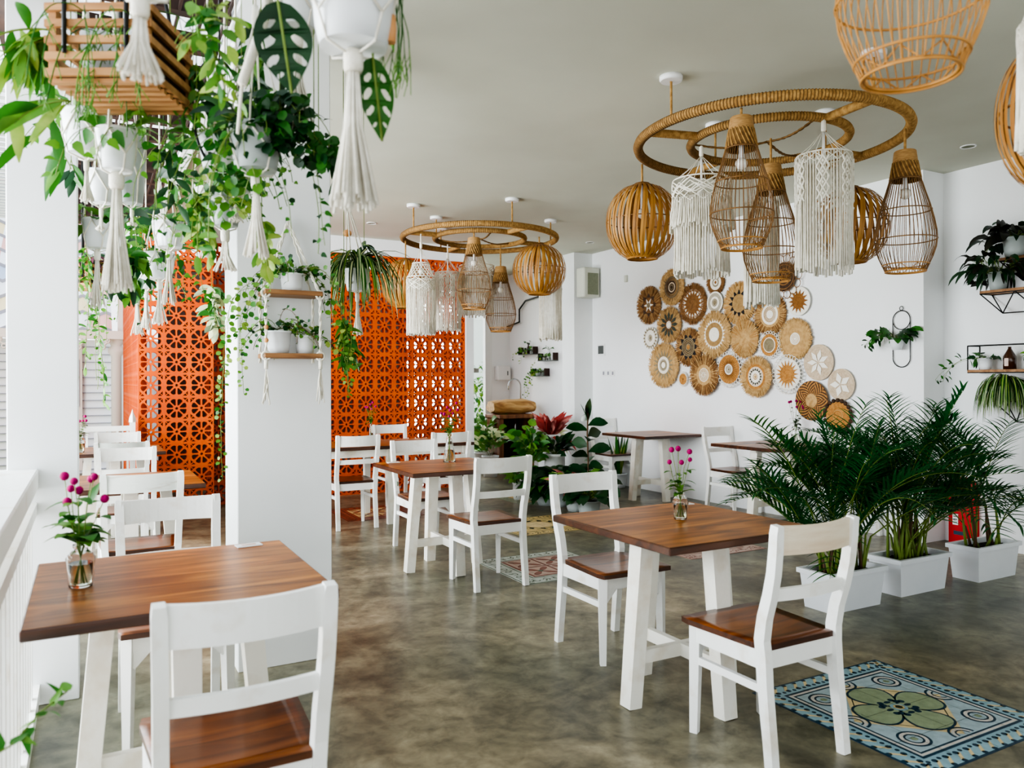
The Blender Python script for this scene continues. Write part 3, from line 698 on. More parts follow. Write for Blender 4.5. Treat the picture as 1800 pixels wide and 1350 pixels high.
def strands(m,R,z0,z1,n,th=.0032,var=.02,m_='macrame',flare=0,gap=None):
    for k in range(n):
        a=2*PI*k/n
        if gap and gap(a): continue
        r=R+U(-.004,.004); zz=z1+U(-var,var); w=[U(-.006,.006) for _ in range(4)]
        pts=[(r*math.cos(a),r*math.sin(a),z0)]
        for q in(1,2,3,4):
            f=q/4; rr=r*(1+flare*f)+w[q-1]*.6; aa=a+w[(q+1)%4]*1.5; pts.append((rr*math.cos(aa),rr*math.sin(aa),z0+(zz-z0)*f))
        m.tube(pts,[th]*4+[th*1.7],m_,4)
def diamonds(m,R,z0,hgt,n,th=.004,rows=1,a0=0,span=2*PI):
    for r_ in range(rows):
        for s in(1,-1):
            pts=[]
            K=n*8
            for i in range(K+1):
                a=a0+span*i/K; ph=(i/8)%2; tri=abs(ph-1); zz=z0-hgt*(r_+(tri if s>0 else 1-tri)); pts.append(((R+.004)*math.cos(a),(R+.004)*math.sin(a),zz))
            m.tube(pts,th,'macrame',5)
def macrame_lamp(x,y,ztop,zbot,R,label,style='A',top=None):
    """ztop is the hoop height; cords gather to a wrapped knot above it"""
    top=top or ZR-.025; t=thing('macrame_lamp',label,'lamp',(x,y,ztop),0,'white macrame tassel lamp shades')
    r0=R*.6 if style=='A' else R; L=zbot-ztop; kn=min(.16,(top-ztop)*.75)
    m=MB(); m.ring((0,0,0),r0,.005,'macrame',40,6)
    for k in range(10):
        a=2*PI*k/10; m.tube([(r0*math.cos(a),r0*math.sin(a),0),(r0*.5*math.cos(a),r0*.5*math.sin(a),kn*.42),(0,0,kn)],.002,'macrame',4)
    m.lathe([(.008,kn-.01),(.014,kn),(.013,kn+.05),(.006,kn+.06)],'macrame',12,capt=True); m.tube([(0,0,kn+.05),(0,0,top-ztop)],.006,'macrame',6); m.build('hanging_cords',t)
    m=MB()
    if style=='A':
        zz=-.14; m.ring((0,0,zz),R,.0055,'macrame',48,6)
        for s in(1,-1):
            for k in range(20):
                a=2*PI*k/20; m.tube([((r0+(R-r0)*(f**1.5))*math.cos(a+s*f*.9),(r0+(R-r0)*(f**1.5))*math.sin(a+s*f*.9),zz*f) for f in(0,.25,.5,.75,1)],.0032,'macrame',4)
        diamonds(m,R,zz-.01,.055,8,rows=2); diamonds(m,R,zz-.02,.11,6,.005)
        m.build('knotted_band',t); m=MB(); strands(m,R,zz-.02,L,62,var=.014,th=.0046)
    elif style=='B':
        diamonds(m,R,-.01,.045,16,.003,rows=1)
        for a0 in [k*2*PI/7 for k in range(7)]:
            diamonds(m,R+.002,-.03,.06,2,.0058,rows=4,a0=a0,span=.42)
            for q in range(5): m.sphere(((R+.006)*math.cos(a0+.21),(R+.006)*math.sin(a0+.21),-.06-.06*q),.009,'macrame',6)
        m.build('knotted_band',t); m=MB(); strands(m,R,0,L,60,var=.024,th=.0042)
        for k in range(6): a=U(0,6.28); m.sphere((R*math.cos(a),R*math.sin(a),L*U(.3,.7)),.006,'bead',6)
    elif style=='C':
        diamonds(m,R,-.01,.09,7,.006,rows=1); diamonds(m,R,-.03,.06,14,.004,rows=2); diamonds(m,R,-.05,.05,10,.005)
        strands(m,R+.004,-.12,-.30,90,var=.02,th=.004,flare=.08); m.build('knotted_band',t); m=MB(); strands(m,R*.93,-.12,L,58,var=.02,th=.005)
    else:
        diamonds(m,R,-.01,.06,8,.004,rows=1); m.build('knotted_band',t); m=MB(); strands(m,R,0,L,46,var=.02,th=.005)
    m.build('fringe',t)
    m=MB(); m.sphere((0,0,-.08),.03,'bulb'); m.tube([(0,0,-.05),(0,0,kn)],.008,'plastic_white',6); m.build('bulb',t)
    return t
def P2(px,py,d): v=at(px,py,d); return v.x,v.y
x,y=P2(1129,391,5.25); sphere_lamp(x,y,2.43,'round bamboo strip lantern at the left of the near ring')
sphere_lamp(4.53,3.50,2.40,'bamboo lantern half hidden behind the macrame shade at the near ring')
x,y=P2(1303,207,4.17); pear_lamp(x,y,2.775,'rattan cage lamp hanging at the front of the near ring')
x,y=P2(1355,290,4.70); pear_lamp(x,y,2.665,'lower rattan cage lamp hanging from the centre of the near ring')
x,y=P2(1591,265,4.527); pear_lamp(x,y,2.695,'rattan cage lamp at the far right of the near ring')
x,y=P2(1233,318,4.84); macrame_lamp(x,y,2.605,2.02,.175,'two-tier white macrame shade next to the left bamboo lantern','C')
x,y=P2(1448,275,4.39); macrame_lamp(x,y,2.625,1.975,.148,'white macrame shade with knotted diamond panels at the right of the near ring','B')
x,y=P2(1338,352,5.25); macrame_lamp(x,y,2.56,1.865,.11,'long narrow white macrame shade hanging lowest behind the cage lamps','D')
# far ring
x,y=P2(713,500,8.07); sphere_lamp(x,y,2.37,'bamboo strip lantern at the left of the far ring partly behind the spider plant',R=.25)
x,y=P2(948,476,7.88); sphere_lamp(x,y,2.485,'large bamboo strip lantern at the right of the far ring',R=.272)
x,y=P2(833,418,7.65); pear_lamp(x,y,2.775,'rattan cage lamp at the front of the far ring')
x,y=P2(880,471,8.4); pear_lamp(x,y,2.60,'rattan cage lamp hanging lower on a long cord under the far ring')
x,y=P2(740,462,7.70); macrame_lamp(x,y,2.53,1.825,.14,'white macrame shade with a narrow netted neck at the left of the far ring','A')
x,y=P2(787,481,8.3); macrame_lamp(x,y,2.52,1.90,.135,'plain white macrame shade beside the netted one under the far ring','B')
x,y=P2(838,466,8.5); macrame_lamp(x,y,2.62,2.08,.19,'wide white macrame shade behind the front cage lamp of the far ring','C')
x,y=P2(967,482,8.3); macrame_lamp(x,y,2.5,1.80,.115,'long narrow white macrame shade below the large bamboo lantern of the far ring','D')
# near lamps, top right
t=pear_lamp(*P2(1601,137,1.85),2.79,'large rattan cage lamp cut by the top edge at the upper right',top=CZ,mt='rattan_light')
x,y=P2(1919,190,2.2); sphere_lamp(x,y,2.13,'bamboo lantern just entering the right edge of the picture',R=.235,top=CZ)
x,y=P2(1832,200,2.05); macrame_lamp(x,y,2.3,1.98,.05,'sliver of white macrame shade at the right edge',style='D',top=CZ)
# ceiling downlights
for p,l in(((653,392),'recessed ceiling downlight near the spider plant'),((1702,257),'recessed ceiling downlight above the right wall corner'),((1037,426),'recessed ceiling downlight near the speaker')):
    v=atz(p[0],p[1],CZ); t=thing('ceiling_downlight',l,'light',(v.x,v.y,CZ)); m=MB(); m.ring((0,0,-.002),.05,.006,'plastic_white',28,6); m.build('trim_ring',t); m=MB(); m.lathe([(.044,-.003),(.03,-.001)],'speaker_grille',24,capt=True); m.build('lens',t)
# ================================================================= WALL BASKETS
def basket(px,py,ry,spec,label,off=.015,crop=None):
    X=1090+px/4.0909; Y=450+py/4.0909; c=atx(X,Y,XR-off); d=(c-CAM).dot(V((S_,C_,0))); R=(ry/4.0909)*d/F
    t=thing('woven_basket',label,'basket',tuple(c),0,'round woven baskets on the right wall'); m=MB(); fr=None; lc=None
    def W(u,v,w): return (-w,u,v)
    w=.004
    for s in spec:
        k=s[0]
        if k=='ring':   # bowl-shaped band
            _,r0,r1,mt=s; n=48
            steps=max(1,int((r1-r0)*R/.012)); 
            for q in range(steps):
                a0=r0+(r1-r0)*q/steps; a1=r0+(r1-r0)*(q+1)/steps; am=(a0+a1)/2
                b=len(m.v)
                for i in range(n):
                    a=2*PI*i/n
                    for rr,ww in((a0,w),(am,w+.0035),(a1,w)): m.v.append(W(rr*R*math.cos(a),rr*R*math.sin(a),ww))
                for i in range(n):
                    j=(i+1)%n
                    for z_ in(0,1): m.face([b+i*3+z_,b+j*3+z_,b+j*3+z_+1,b+i*3+z_+1],mt,False)
        elif k=='petals':
            _,r0,r1,n,mt=s
            for i in range(n):
                a=2*PI*i/n; h=PI/n*.92
                m.flat([W(r0*R*math.cos(a-h),r0*R*math.sin(a-h),w+.006),W(r1*R*math.cos(a),r1*R*math.sin(a),w+.003),W(r0*R*math.cos(a+h),r0*R*math.sin(a+h),w+.006)],mt)
        elif k=='leafp':
            _,r0,r1,n,mt=s
            for i in range(n):
                a=2*PI*i/n; h=PI/n*.85; rm=(r0+r1)/2*1.02
                m.flat([W(r0*R*math.cos(a),r0*R*math.sin(a),w+.006),W(rm*R*math.cos(a-h*.95),rm*R*math.sin(a-h*.95),w+.006),W(r1*R*math.cos(a),r1*R*math.sin(a),w+.004),W(rm*R*math.cos(a+h*.95),rm*R*math.sin(a+h*.95),w+.006)],mt)
        elif k=='check':
            _,r0,r1,n,rows,m1,m2=s
            for q in range(rows):
                a0=r0+(r1-r0)*q/rows;a1=r0+(r1-r0)*(q+1)/rows
                for i in range(n):
                    a=2*PI*i/n; h=PI/n; blk=(i*10//n)%2
                    mt=m1 if ((i+q if blk else i-q)%4)<2 else m2
                    m.flat([W(a0*R*math.cos(a-h),a0*R*math.sin(a-h),w+.004+.0004*(i%2)),W(a1*R*math.cos(a-h),a1*R*math.sin(a-h),w+.004+.0004*(i%2)),W(a1*R*math.cos(a+h),a1*R*math.sin(a+h),w+.004+.0004*(i%2)),W(a0*R*math.cos(a+h),a0*R*math.sin(a+h),w+.004+.0004*(i%2))],mt)
        elif k=='fringe':
            r0,r1,mt=s[1:4]; f=MB(); n=420; m.lathe([(r0*R,-.002),(r1*R*.93,-.001)],mt,64,capb=False,capt=False,tilt=Matrix.Rotation(-PI/2,3,'Y'))
            for i in range(n):
                a=2*PI*i/n+U(-.02,.02); a2=a+U(-.07,.07); rr=r1*U(.94,1.04); ww=U(.0,.016)
                f.flat([W(r0*R*math.cos(a-.018),r0*R*math.sin(a-.018),.004+ww*.4),W(rr*R*math.cos(a2-.012),rr*R*math.sin(a2-.012),.002+ww),W(rr*R*math.cos(a2+.012),rr*R*math.sin(a2+.012),.002+ww),W(r0*R*math.cos(a+.018),r0*R*math.sin(a+.018),.004+ww*.4)],mt if i%4 else s[4] if len(s)>4 else mt)
            f.build('fringe',t)
        elif k=='lace':
            _,r0,r1,n,mt=s; f=MB()
            for i in range(n):
                a=2*PI*i/n; rm=(r0+r1)/2*R; f.ring(W(rm*math.cos(a),rm*math.sin(a),.006),(r1-r0)/2*R*1.15,.0042,mt,12,4,tilt=Matrix.Rotation(PI/2,3,'Y'))
            f.build('lace_rim',t)
        elif k=='scallop':
            _,r0,n,mt=s; f=MB()
            for i in range(n):
                a=2*PI*i/n; f.lathe([(.001,-.004),(R*.12,-.003),(R*.125,.004),(R*.06,.010),(.001,.011)],mt,12,c=W(r0*R*math.cos(a),r0*R*math.sin(a),.006),tilt=Matrix.Rotation(-PI/2,3,'Y'))
            f.build('scalloped_rim',t)
        w+=.0012
    m.box(((off)/2,0,0),(off+.004,.02,.02),'b_grey'); m.build('woven_disc',t); return t
B=basket
B(375,225,135,[('fringe',.6,1.0,'straw'),('ring',0,.95,'straw'),('ring',0,.76,'b_dark'),('ring',.5,.56,'b_grey'),('ring',.2,.27,'straw_pale'),('ring',.1,.14,'b_grey')],'straw-rimmed basket with dark brown concentric rings, top left of the wall',.02)
B(210,355,132,[('fringe',.5,1.05,'straw_brown','straw'),('ring',0,.66,'straw_brown'),('petals',.45,.72,8,'b_dark'),('petals',.16,.42,6,'b_white'),('ring',0,.17,'b_grey')],'shaggy brown basket with a white star, leftmost on the wall',.012)
B(525,345,150,[('fringe',.6,1.0,'straw_brown'),('ring',0,.72,'b_white'),('petals',.45,.7,18,'b_sun'),('ring',0,.47,'straw_brown'),('ring',.3,.34,'b_sun')],'brown fringed basket with a white sawtooth ring',.012)
B(690,190,92,[('fringe',.6,1.0,'straw_brown'),('ring',0,.9,'straw_brown'),('ring',0,.62,'b_white'),('ring',.2,.36,'b_grey'),('ring',0,.12,'b_sun')],'small brown basket with white bullseye peeking below the macrame shade',.012)
B(683,335,80,[('ring',0,1.0,'b_white'),('ring',.55,.85,'b_grey'),('ring',0,.36,'b_grey')],'small white and grey bullseye basket',.03)
B(860,340,150,[('fringe',.6,1.05,'straw','straw_orange'),('ring',0,.85,'straw'),('petals',.45,.72,12,'b_black'),('ring',0,.48,'straw_tan')],'straw basket with a black-petalled sunflower',.012)
B(355,495,133,[('fringe',.55,1.0,'straw','straw_brown'),('ring',0,.8,'straw'),('leafp',.2,.78,12,'b_green'),('ring',0,.42,'straw_brown'),('ring',0,.22,'b_white')],'basket with dark green petals and a white centre',.024)
B(220,590,84,[('ring',0,.95,'b_white'),('petals',.7,1.0,18,'b_grey'),('ring',0,.7,'b_white'),('ring',0,.3,'b_grey')],'small white basket with a toothed grey edge, far left',.03)
B(495,655,140,[('fringe',.55,1.0,'straw_brown','straw'),('ring',0,.7,'straw'),('petals',.5,.78,10,'b_black'),('ring',0,.52,'b_grey'),('ring',.40,.44,'b_dark'),('ring',.3,.34,'b_dark'),('ring',.2,.24,'b_dark'),('ring',0,.12,'straw_orange')],'brown basket with ten black points around dark spiral rings',.03)
B(680,565,170,[('fringe',.5,1.0,'straw'),('ring',0,.82,'straw'),('petals',.52,.68,26,'b_white'),('ring',0,.55,'b_white'),('ring',0,.5,'straw_tan'),('ring',0,.3,'b_white')],'largest straw basket with pale rays and a white centre',.036)
B(1080,420,155,[('fringe',.6,1.0,'straw_brown','straw'),('ring',0,.85,'straw'),('ring',0,.5,'b_white'),('ring',0,.38,'straw_tan'),('ring',0,.2,'b_white')],'coiled straw basket with a white and tan bullseye',.012)
B(1180,150,105,[('ring',0,1.0,'b_dark'),('ring',.8,.9,'straw_brown'),('ring',.5,.6,'straw_brown'),('ring',.2,.3,'straw_brown'),('lace',1.0,1.5,14,'straw_brown')],'dark brown basket with looped rim, highest on the wall behind the macrame',.03)
B(1285,325,105,[('ring',0,1.0,'b_white'),('petals',.5,.85,14,'b_sun'),('ring',0,.52,'b_sun')],'white basket with a brown sunburst, upper right of the group',.024)
B(895,595,142,[('fringe',.4,1.0,'straw','straw_orange'),('ring',0,.9,'straw'),('ring',0,.48,'straw')],'plain radial straw basket with no pattern',.028)
B(1260,595,147,[('fringe',.85,1.03,'straw','straw_tan'),('ring',0,.92,'straw'),('ring',0,.3,'b_white')],'wide coiled straw basket with a small white centre',.022)
B(1075,640,100,[('lace',.82,1.0,22,'b_white'),('ring',0,.8,'straw_orange'),('ring',0,.56,'b_white'),('ring',0,.48,'b_grey')],'small orange basket with grey centre and white lace rim',.03)
B(315,785,165,[('fringe',.6,1.0,'straw'),('ring',0,.85,'straw'),('petals',.4,.72,18,'b_grey'),('ring',0,.38,'b_white'),('ring',.13,.26,'b_grey'),('ring',0,.08,'b_white')],'straw basket with long grey-green rays, lower left',.03)
B(455,885,52,[('lace',.8,1.0,16,'b_white'),('ring',0,.8,'straw_orange'),('ring',0,.15,'b_sun')],'smallest plain tan basket at the bottom left',.02)
B(605,855,150,[('fringe',.5,1.0,'straw_brown','straw'),('ring',0,.68,'straw'),('ring',0,.34,'b_white'),('ring',0,.28,'straw_pale'),('petals',.08,.2,8,'b_white')],'fringed straw basket with a small pale mandala centre',.042)
B(785,815,130,[('lace',.82,1.0,26,'b_white'),('ring',0,.8,'straw_orange'),('petals',.3,.72,30,'b_sun'),('ring',0,.32,'b_white'),('ring',0,.24,'b_grey')],'orange rayed basket with lace rim and grey centre, bottom row',.036)
B(978,868,152,[('fringe',.6,1.0,'straw'),('ring',0,.72,'straw_orange'),('ring',0,.48,'b_white'),('petals',.3,.42,16,'b_green'),('ring',0,.3,'b_white'),('ring',0,.16,'straw')],'fringed straw basket with a white dotted ring, bottom row',.042)
B(1205,850,140,[('lace',.82,1.0,30,'b_white'),('ring',0,.8,'b_white'),('petals',.42,.76,18,'straw_orange'),('ring',0,.46,'straw_orange')],'white lace-rimmed basket with an orange sunburst',.03)
B(1428,765,130,[('ring',0,1.0,'straw_pale'),('leafp',.06,.74,7,'b_white'),('ring',0,.12,'straw_pale')],'pale basket with a seven-pointed white star',.02)
B(1590,925,115,[('ring',0,1.0,'straw_pale'),('leafp',.06,.8,5,'b_white'),('ring',0,.16,'straw_pale')],'pale basket with a five-pointed white star, lowest right pair',.02)
B(1378,1040,143,[('ring',0,1.0,'straw_brown'),('check',.36,.98,100,13,'b_dark','straw_orange'),('ring',0,.36,'straw')],'dark zigzag woven basket with a plain tan centre',.03)
B(1568,1150,128,[('scallop',.88,20,'b_dark'),('ring',0,.80,'straw_orange'),('ring',.3,.34,'straw')],'tan basket with a dark scalloped rim, lowest on the wall',.03)
# ================================================================= PLANTS
def bushy(mb,p,n,L,W,mats,prof='lance',spread=1.0,up=.9,bend=.9,seg=5,ht=.0,m2=None,lv=.35):
    for i in range(n):
        a=U(0,2*PI); e=U(up-.6,up+.3); d=V((math.cos(a),math.sin(a),e)); q=V(p)+V((math.cos(a),math.sin(a),0))*U(0,.03)*spread+V((0,0,U(0,ht)))
        q2=q+d.normalized()*L*U(.2,.9)*spread; mb.tube([q,(q+q2)/2+V((0,0,.01)),q2],.0018,'stem_g',4)
        mb.leaf(q2,(d+rv(.35)).normalized(),L*U(1-lv,1+lv*.5),W*U(.8,1.15),random.choice(mats),bend=bend,prof=prof,seg=seg,m2=m2,up=V((-.25,-.5,.7))+rv(.4))
def vine(ms,ml,p,d,L,lf,gap,mats,prof='heart',grav=.35,wig=.25,ivy=False,th=.0014,rlim=None):
    p=V(p); d=V(d).normalized(); st=.02; pts=[p.copy()]; acc=0; n=int(L/st)
    for i in range(n):
        d=(d+V((0,0,-grav))*.35+rv(wig)*.35).normalized(); p=p+d*st; pts.append(p.copy()); acc+=st
        if acc>=gap:
            acc=0; a=rv(1); a=(a-d*a.dot(d)); 
            if a.length<.1: continue
            a.normalize(); f=1-.45*i/n; q=p+a*lf*.25; ms.tube([p,q],.0008,'stem_g',3,caps=False)
            if ivy: ml.lobed(q,(a+V((0,0,-.5))+rv(.3)).normalized(),rv(1)+V((0,0,.5)),lf*f*U(.8,1.1),random.choice(mats))
            else: ml.leaf(q,(a+V((0,0,-.3))).normalized(),lf*f*U(.85,1.15),lf*f*(.8 if prof in('heart','round') else .4),random.choice(mats),bend=.7,prof=prof,seg=4,up=V((-.3,-.8,.4))+rv(.5))
    ms.tube(pts,th,'stem_g' if not ivy else 'stem_b',4)
    return pts
def potmesh(r,h,mt='pot_white',rib=0,soil=True,taper=.78,rim=.008,sq_=False):
    m=MB(); n=32 if not sq_ else 4
    m.lathe([(r*taper,0),(r*(taper+.1),h*.3),(r*.98,h*.93),(r*1.03,h*.93),(r*1.03,h),(r*.95,h),(r*.93,h*.86)],mt,n if not rib else 64,rip=rib,ripn=20,sm=not sq_); return m
def soilm(r,h): s=MB(); s.lathe([(r*.93,h*.86),(r*.5,h*.9)],'soil',16,capb=False,capt=True); return s
def pot_plant(loc,label,r,h,fill,potm='pot_white',cat='potted plant',group=None,rz=0,rib=0,taper=.78,sc=1,wallx=None):
    t=thing('potted_plant',label,cat,loc,rz,group); potmesh(r,h,potm,rib,taper=taper).build('pot',t); soilm(r,h).build('soil',t)
    ms=MB(); ml=MB(); fill(ms,ml,V((0,0,h*.88)))
    if loc[0]>5.7 and wallx is None: wallx=XR2 if loc[1]<4 else XR
    if wallx is not None:
        for q in(ms,ml): q.v=[(min(x,wallx-loc[0]-.004-.0002*(i%5)),y,z_) for i,(x,y,z_) in enumerate(q.v)]
    if ms.v: ms.build('stem',t)
    if ml.v: ml.build('foliage',t)
    return t
def spider(ms,ml,p,n=60,L=.35,W=.012,e0=.2,e1=1.4,bend=3.2,side=None):
    for i in range(n):
        a=U(0,2*PI); d=V((math.cos(a),math.sin(a),U(e0,e1)))
        if side is not None and d.dot(V(side))<-.35: d=d-2*V(side)*d.dot(V(side))*.8
        ml.leaf(p+rv(.012),d,L*U(.6,1.15),W*U(.8,1.2),'g_mid' if i%3 else 'g_dark',bend=bend,prof='blade',seg=9,m2='cream_leaf' if i%4 else 'g_yel')
# ---- areca palms in white troughs
def frond(ms,ml,p,d,L,bend,n=24,ll=.22,mt='g_palm',lw=.015):
    p=V(p); d=V(d).normalized(); st=L/n; pts=[p.copy()]
    for i in range(n):
        d=(d+V((0,0,-1))*bend/n*(i/n*1.6+.2)).normalized(); p=p+d*st; pts.append(p.copy()); t=i/n
        if t>.28:
            sd=d.cross(V((0,0,1))); 
            if sd.length<.1: sd=V((1,0,0))
            sd.normalize(); u=sd.cross(d).normalized(); f=math.sin(PI*min(1,(t-.2)/.85)**.7)*.75+.3
            for s in(-1,1):
                dd=(d*.75+sd*s*.85+u*.38+rv(.12)).normalized(); ml.leaf(p,dd,ll*f*U(.85,1.1),lw,mt if random.random()>.12 else 'g_dark',bend=.55,prof='blade',seg=4,fold=.5)
    ms.tube(pts,[.0045*(1-.7*i/n) for i in range(n+1)],'stem_g',5)
def palm_trough(x0,x1,y0,y1,h,label,nf,seed,Hp=1.0,light=0,spread=1.0,dense=True,offx=0):
    random.seed(seed); cx,cy=(x0+x1)/2,(y0+y1)/2; w,dp=x1-x0,y1-y0
    t=thing('palm_planter',label,'planter',(cx,cy,0),0,'areca palms in white plastic troughs')
    m=MB(); 
    def rect(sx,sy,z_): return [(-sx,-sy,z_),(sx,-sy,z_),(sx,sy,z_),(-sx,sy,z_)]
    sx,sy=w/2,dp/2; L=[rect(sx*.84,sy*.78,0),rect(sx*.93,sy*.9,h-.03),rect(sx,sy,h-.028),rect(sx,sy,h),rect(sx*.9,sy*.82,h),rect(sx*.88,sy*.8,h-.04)]
    b=[m.add(q) for q in L]
    for i in range(5):
        for k in range(4): m.face([b[i]+k,b[i]+(k+1)%4,b[i+1]+(k+1)%4,b[i+1]+k],'planter_white')
    m.face([b[0]+3,b[0]+2,b[0]+1,b[0]],'planter_white'); m.build('trough',t)
    s=MB(); s.flat(rect(sx*.88,sy*.8,h-.035),'soil'); 
    for i in range(40): s.sphere((U(-sx*.8,sx*.8),U(-sy*.7,sy*.7),h-.035),U(.006,.014),'soil',4)
    s.build('soil',t)
    mc=MB(); ms=MB(); ml=MB()
    for i in range(nf):
        bx,by=U(-sx*.6,sx*.6),U(-sy*.45,sy*.45); a=U(0,2*PI); hh=U(.02,.36)*Hp; q=V((bx,by,h-.04)); top=V((bx+math.cos(a)*.05,by+math.sin(a)*.04,h+hh*.8))
        mc.tube([q,(q+top)/2+rv(.008),top],[.011,.009,.006],'stem_g' if i%3 else 'stem_b',6)
        lean=U(.15,1.25)*spread; d=V((math.cos(a)*lean,math.sin(a)*lean*.75,1)); frond(ms,ml,top,d,U(.55,.86)*Hp,U(.6,2.0),ll=.22*Hp**.5,mt='g_palm' if U(0,1)>light else 'g_mid')
    mc.build('cane',t); ms.build('frond_stem',t); ml.build('foliage',t); return t
palm_trough(3.73,4.24,3.02,3.27,.235,'areca palm in the white trough nearest the big chair',46,5,1.0,light=.25,spread=1.25)
palm_trough(4.40,4.93,3.05,3.30,.235,'tallest densest areca palm in the middle white trough',54,6,1.13,spread=1.15)
palm_trough(5.17,5.68,3.02,3.25,.235,'sparse areca palm in the right white trough by the red sign',12,14,1.05,spread=1.15)
# ---- right wall shelf group near the corner (wall at XR2)
def wallshelf(y0,y1,z,label,style):
    t=thing('wall_shelf',label,'shelf',(XR2,(y0+y1)/2,z)); w=y1-y0
    m=MB(); m.box((-.09,0,0),(.17,w,.02),'shelf_wood'); m.build('board',t)
    m=MB(); bm='black_metal'
    if style=='geo':
        for x in(-.17,-.005): m.tube([(x,-w/2,-.012),(x,w/2,-.012)],.005,bm,5); 
        for s in(-1,1):
            m.tube([(-.17,s*w/2,-.012),(-.005,s*w/2,-.012)],.005,bm,5); m.tube([(-.17,s*w/2,-.012),(-.09,s*(w/2-.13),-.17),(-.005,s*w/2,-.012)],.005,bm,5)
        m.tube([(-.09,-(w/2-.13),-.17),(-.09,w/2-.13,-.17)],.005,bm,5); m.tube([(-.17,0,-.012),(-.09,w/2-.13,-.17)],.005,bm,5); m.tube([(-.17,0,-.012),(-.09,-w/2+.13,-.17)],.005,bm,5)
    else:
        m.tube([(-.17,-w/2,-.012),(-.17,w/2,-.012)],.005,bm,5); m.tube([(-.005,-w/2,-.012),(-.005,w/2,-.012)],.005,bm,5)
        for s in(-1,1): 
            m.tube([(-.17,s*w/2,-.012),(-.005,s*w/2,-.012),(-.005,s*w/2,style),(-.17,s*w/2,style)],.005,bm,5)
        m.tube([(-.17,-w/2,style),(-.17,w/2,style)],.006,bm,5); m.tube([(-.17,-w/2,style),(-.17,-w/2,0)],.005,bm,5); m.tube([(-.17,w/2,style),(-.17,w/2,0)],.005,bm,5)
    m.build('wire_frame',t); return t
random.seed(31)
wallshelf(3.08,3.60,2.045,'wooden wall shelf on a black geometric wire bracket, upper right','geo')
wallshelf(2.85,3.45,2.285,'topmost wooden wall shelf with wire bracket at the right edge','geo')
wallshelf(3.10,3.70,1.425,'wooden wall shelf with black rail holding the dark bottle',.20)
wallshelf(3.06,3.50,1.20,'lowest wooden wall shelf under the spider plant','geo')
pot_plant((6.24,3.36,2.296),'dark big-leafed plant in a pale pot on the topmost right shelf',.085,.15,lambda ms,ml,p:(bushy(ml,p,54,.17,.10,['g_black','g_deep','g_black'],'heart',1.3,.6,1.9),[vine(ms,ml,p+V((0,.06,.02)),(-.3,1,.3),.42,.11,.05,['g_black','g_deep'],grav=.5) for _ in range(4)]),'pot_grey')
pot_plant((6.26,3.50,2.056),'dark feathery plant in a white pot on the upper geometric shelf',.07,.14,lambda ms,ml,p:bushy(ml,p,90,.19,.04,['g_deep','g_black','g_dark'],'lance',1.3,.5,2.4),'pot_grey')
pot_plant((6.22,3.42,1.19+.02),'striped spider plant spilling over the lowest right shelf',.07,.12,lambda ms,ml,p:spider(ms,ml,p,200,.42,.019,.6,1.6,5.5,side=(-1,0,0)),'pot_white')
pot_plant((6.26,3.60,1.436),'trailing pothos hanging off the left end of the right wall shelf',.05,.09,lambda ms,ml,p:(bushy(ml,p,12,.08,.05,['g_dark','g_mid'],'heart',1.2,.7,1.0),[vine(ms,ml,p,(-.3,1,.4),.42,.075,.045,['g_mid','g_dark'],'lance',grav=.25) for _ in range(3)]),'pot_white')
pot_plant((6.27,3.2,1.436),'small green plant in a white pot beside the dark bottle',.045,.09,lambda ms,ml,p:bushy(ml,p,20,.08,.04,['g_mid','g_light'],'heart',1.0,.6,1.2),'pot_white')
t=thing('bottle','dark brown bottle with pointed shoulders on the right wall shelf','bottle',(6.27,3.42,1.436)); m=MB(); m.lathe([(.045,0),(.045,.10),(.012,.16),(.012,.175)],'bottle_brown',20,capt=True); m.build('bottle_body',t); m=MB(); m.box((-.046,0,.055),(.003,.03,.06),'t_pink'); m.build('label',t)
pot_plant((6.26,3.13,1.2+.02),'tiny pale succulent pot at the right edge of the lowest shelf',.04,.07,lambda ms,ml,p:bushy(ml,p,24,.05,.02,['g_light','t_sage'],'lance',.6,.6,.4),'pot_grey')
# ring wall hanger with pot
v=atx(1586,551,XR); t=thing('wall_plant_hanger','black metal ring wall hanger on the right wall with a leafy plant','plant hanger',(XR,v.y,1.70))
m=MB(); 
for z_,r in((.265,.017),): m.ring((-.012,0,z_),r,.003,'black_metal',20,5,tilt=Matrix.Rotation(PI/2,3,'Y'))
m.ring((-.012,0,.165),.08,.0035,'black_metal',36,5,tilt=Matrix.Rotation(PI/2,3,'Y'))
m.tube([(-.012,.08*math.cos(a),(.165 if math.sin(a)>=0 else -.155)+.08*math.sin(a)) for a in [2*PI*i/40 for i in range(40)]],.004,'black_metal',5,closed=True)
m.tube([(-.012,-.08,.0),(-.012,.08,0)],.003,'black_metal',5); m.ring((-.075,0,0),.06,.003,'black_metal',30,5); m.build('ring_frame',t)
m=MB(); m.lathe([(.035,-.09),(.05,-.05),(.055,.0),(.057,.01),(.05,.01)],'pot_white',24,c=(-.075,0,0)); m.build('pot',t)
m=MB(); bushy(m,(-.075,.02,.01),40,.11,.06,['g_mid','g_dark','g_mid'],'lance',1.3,.5,1.6)
for _ in range(4): vine(m,m,(-.09,.03,.02),(-.4,.9,.5),.26,.08,.04,['g_mid','g_dark'],'lance',grav=.35)
m.build('foliage',t)
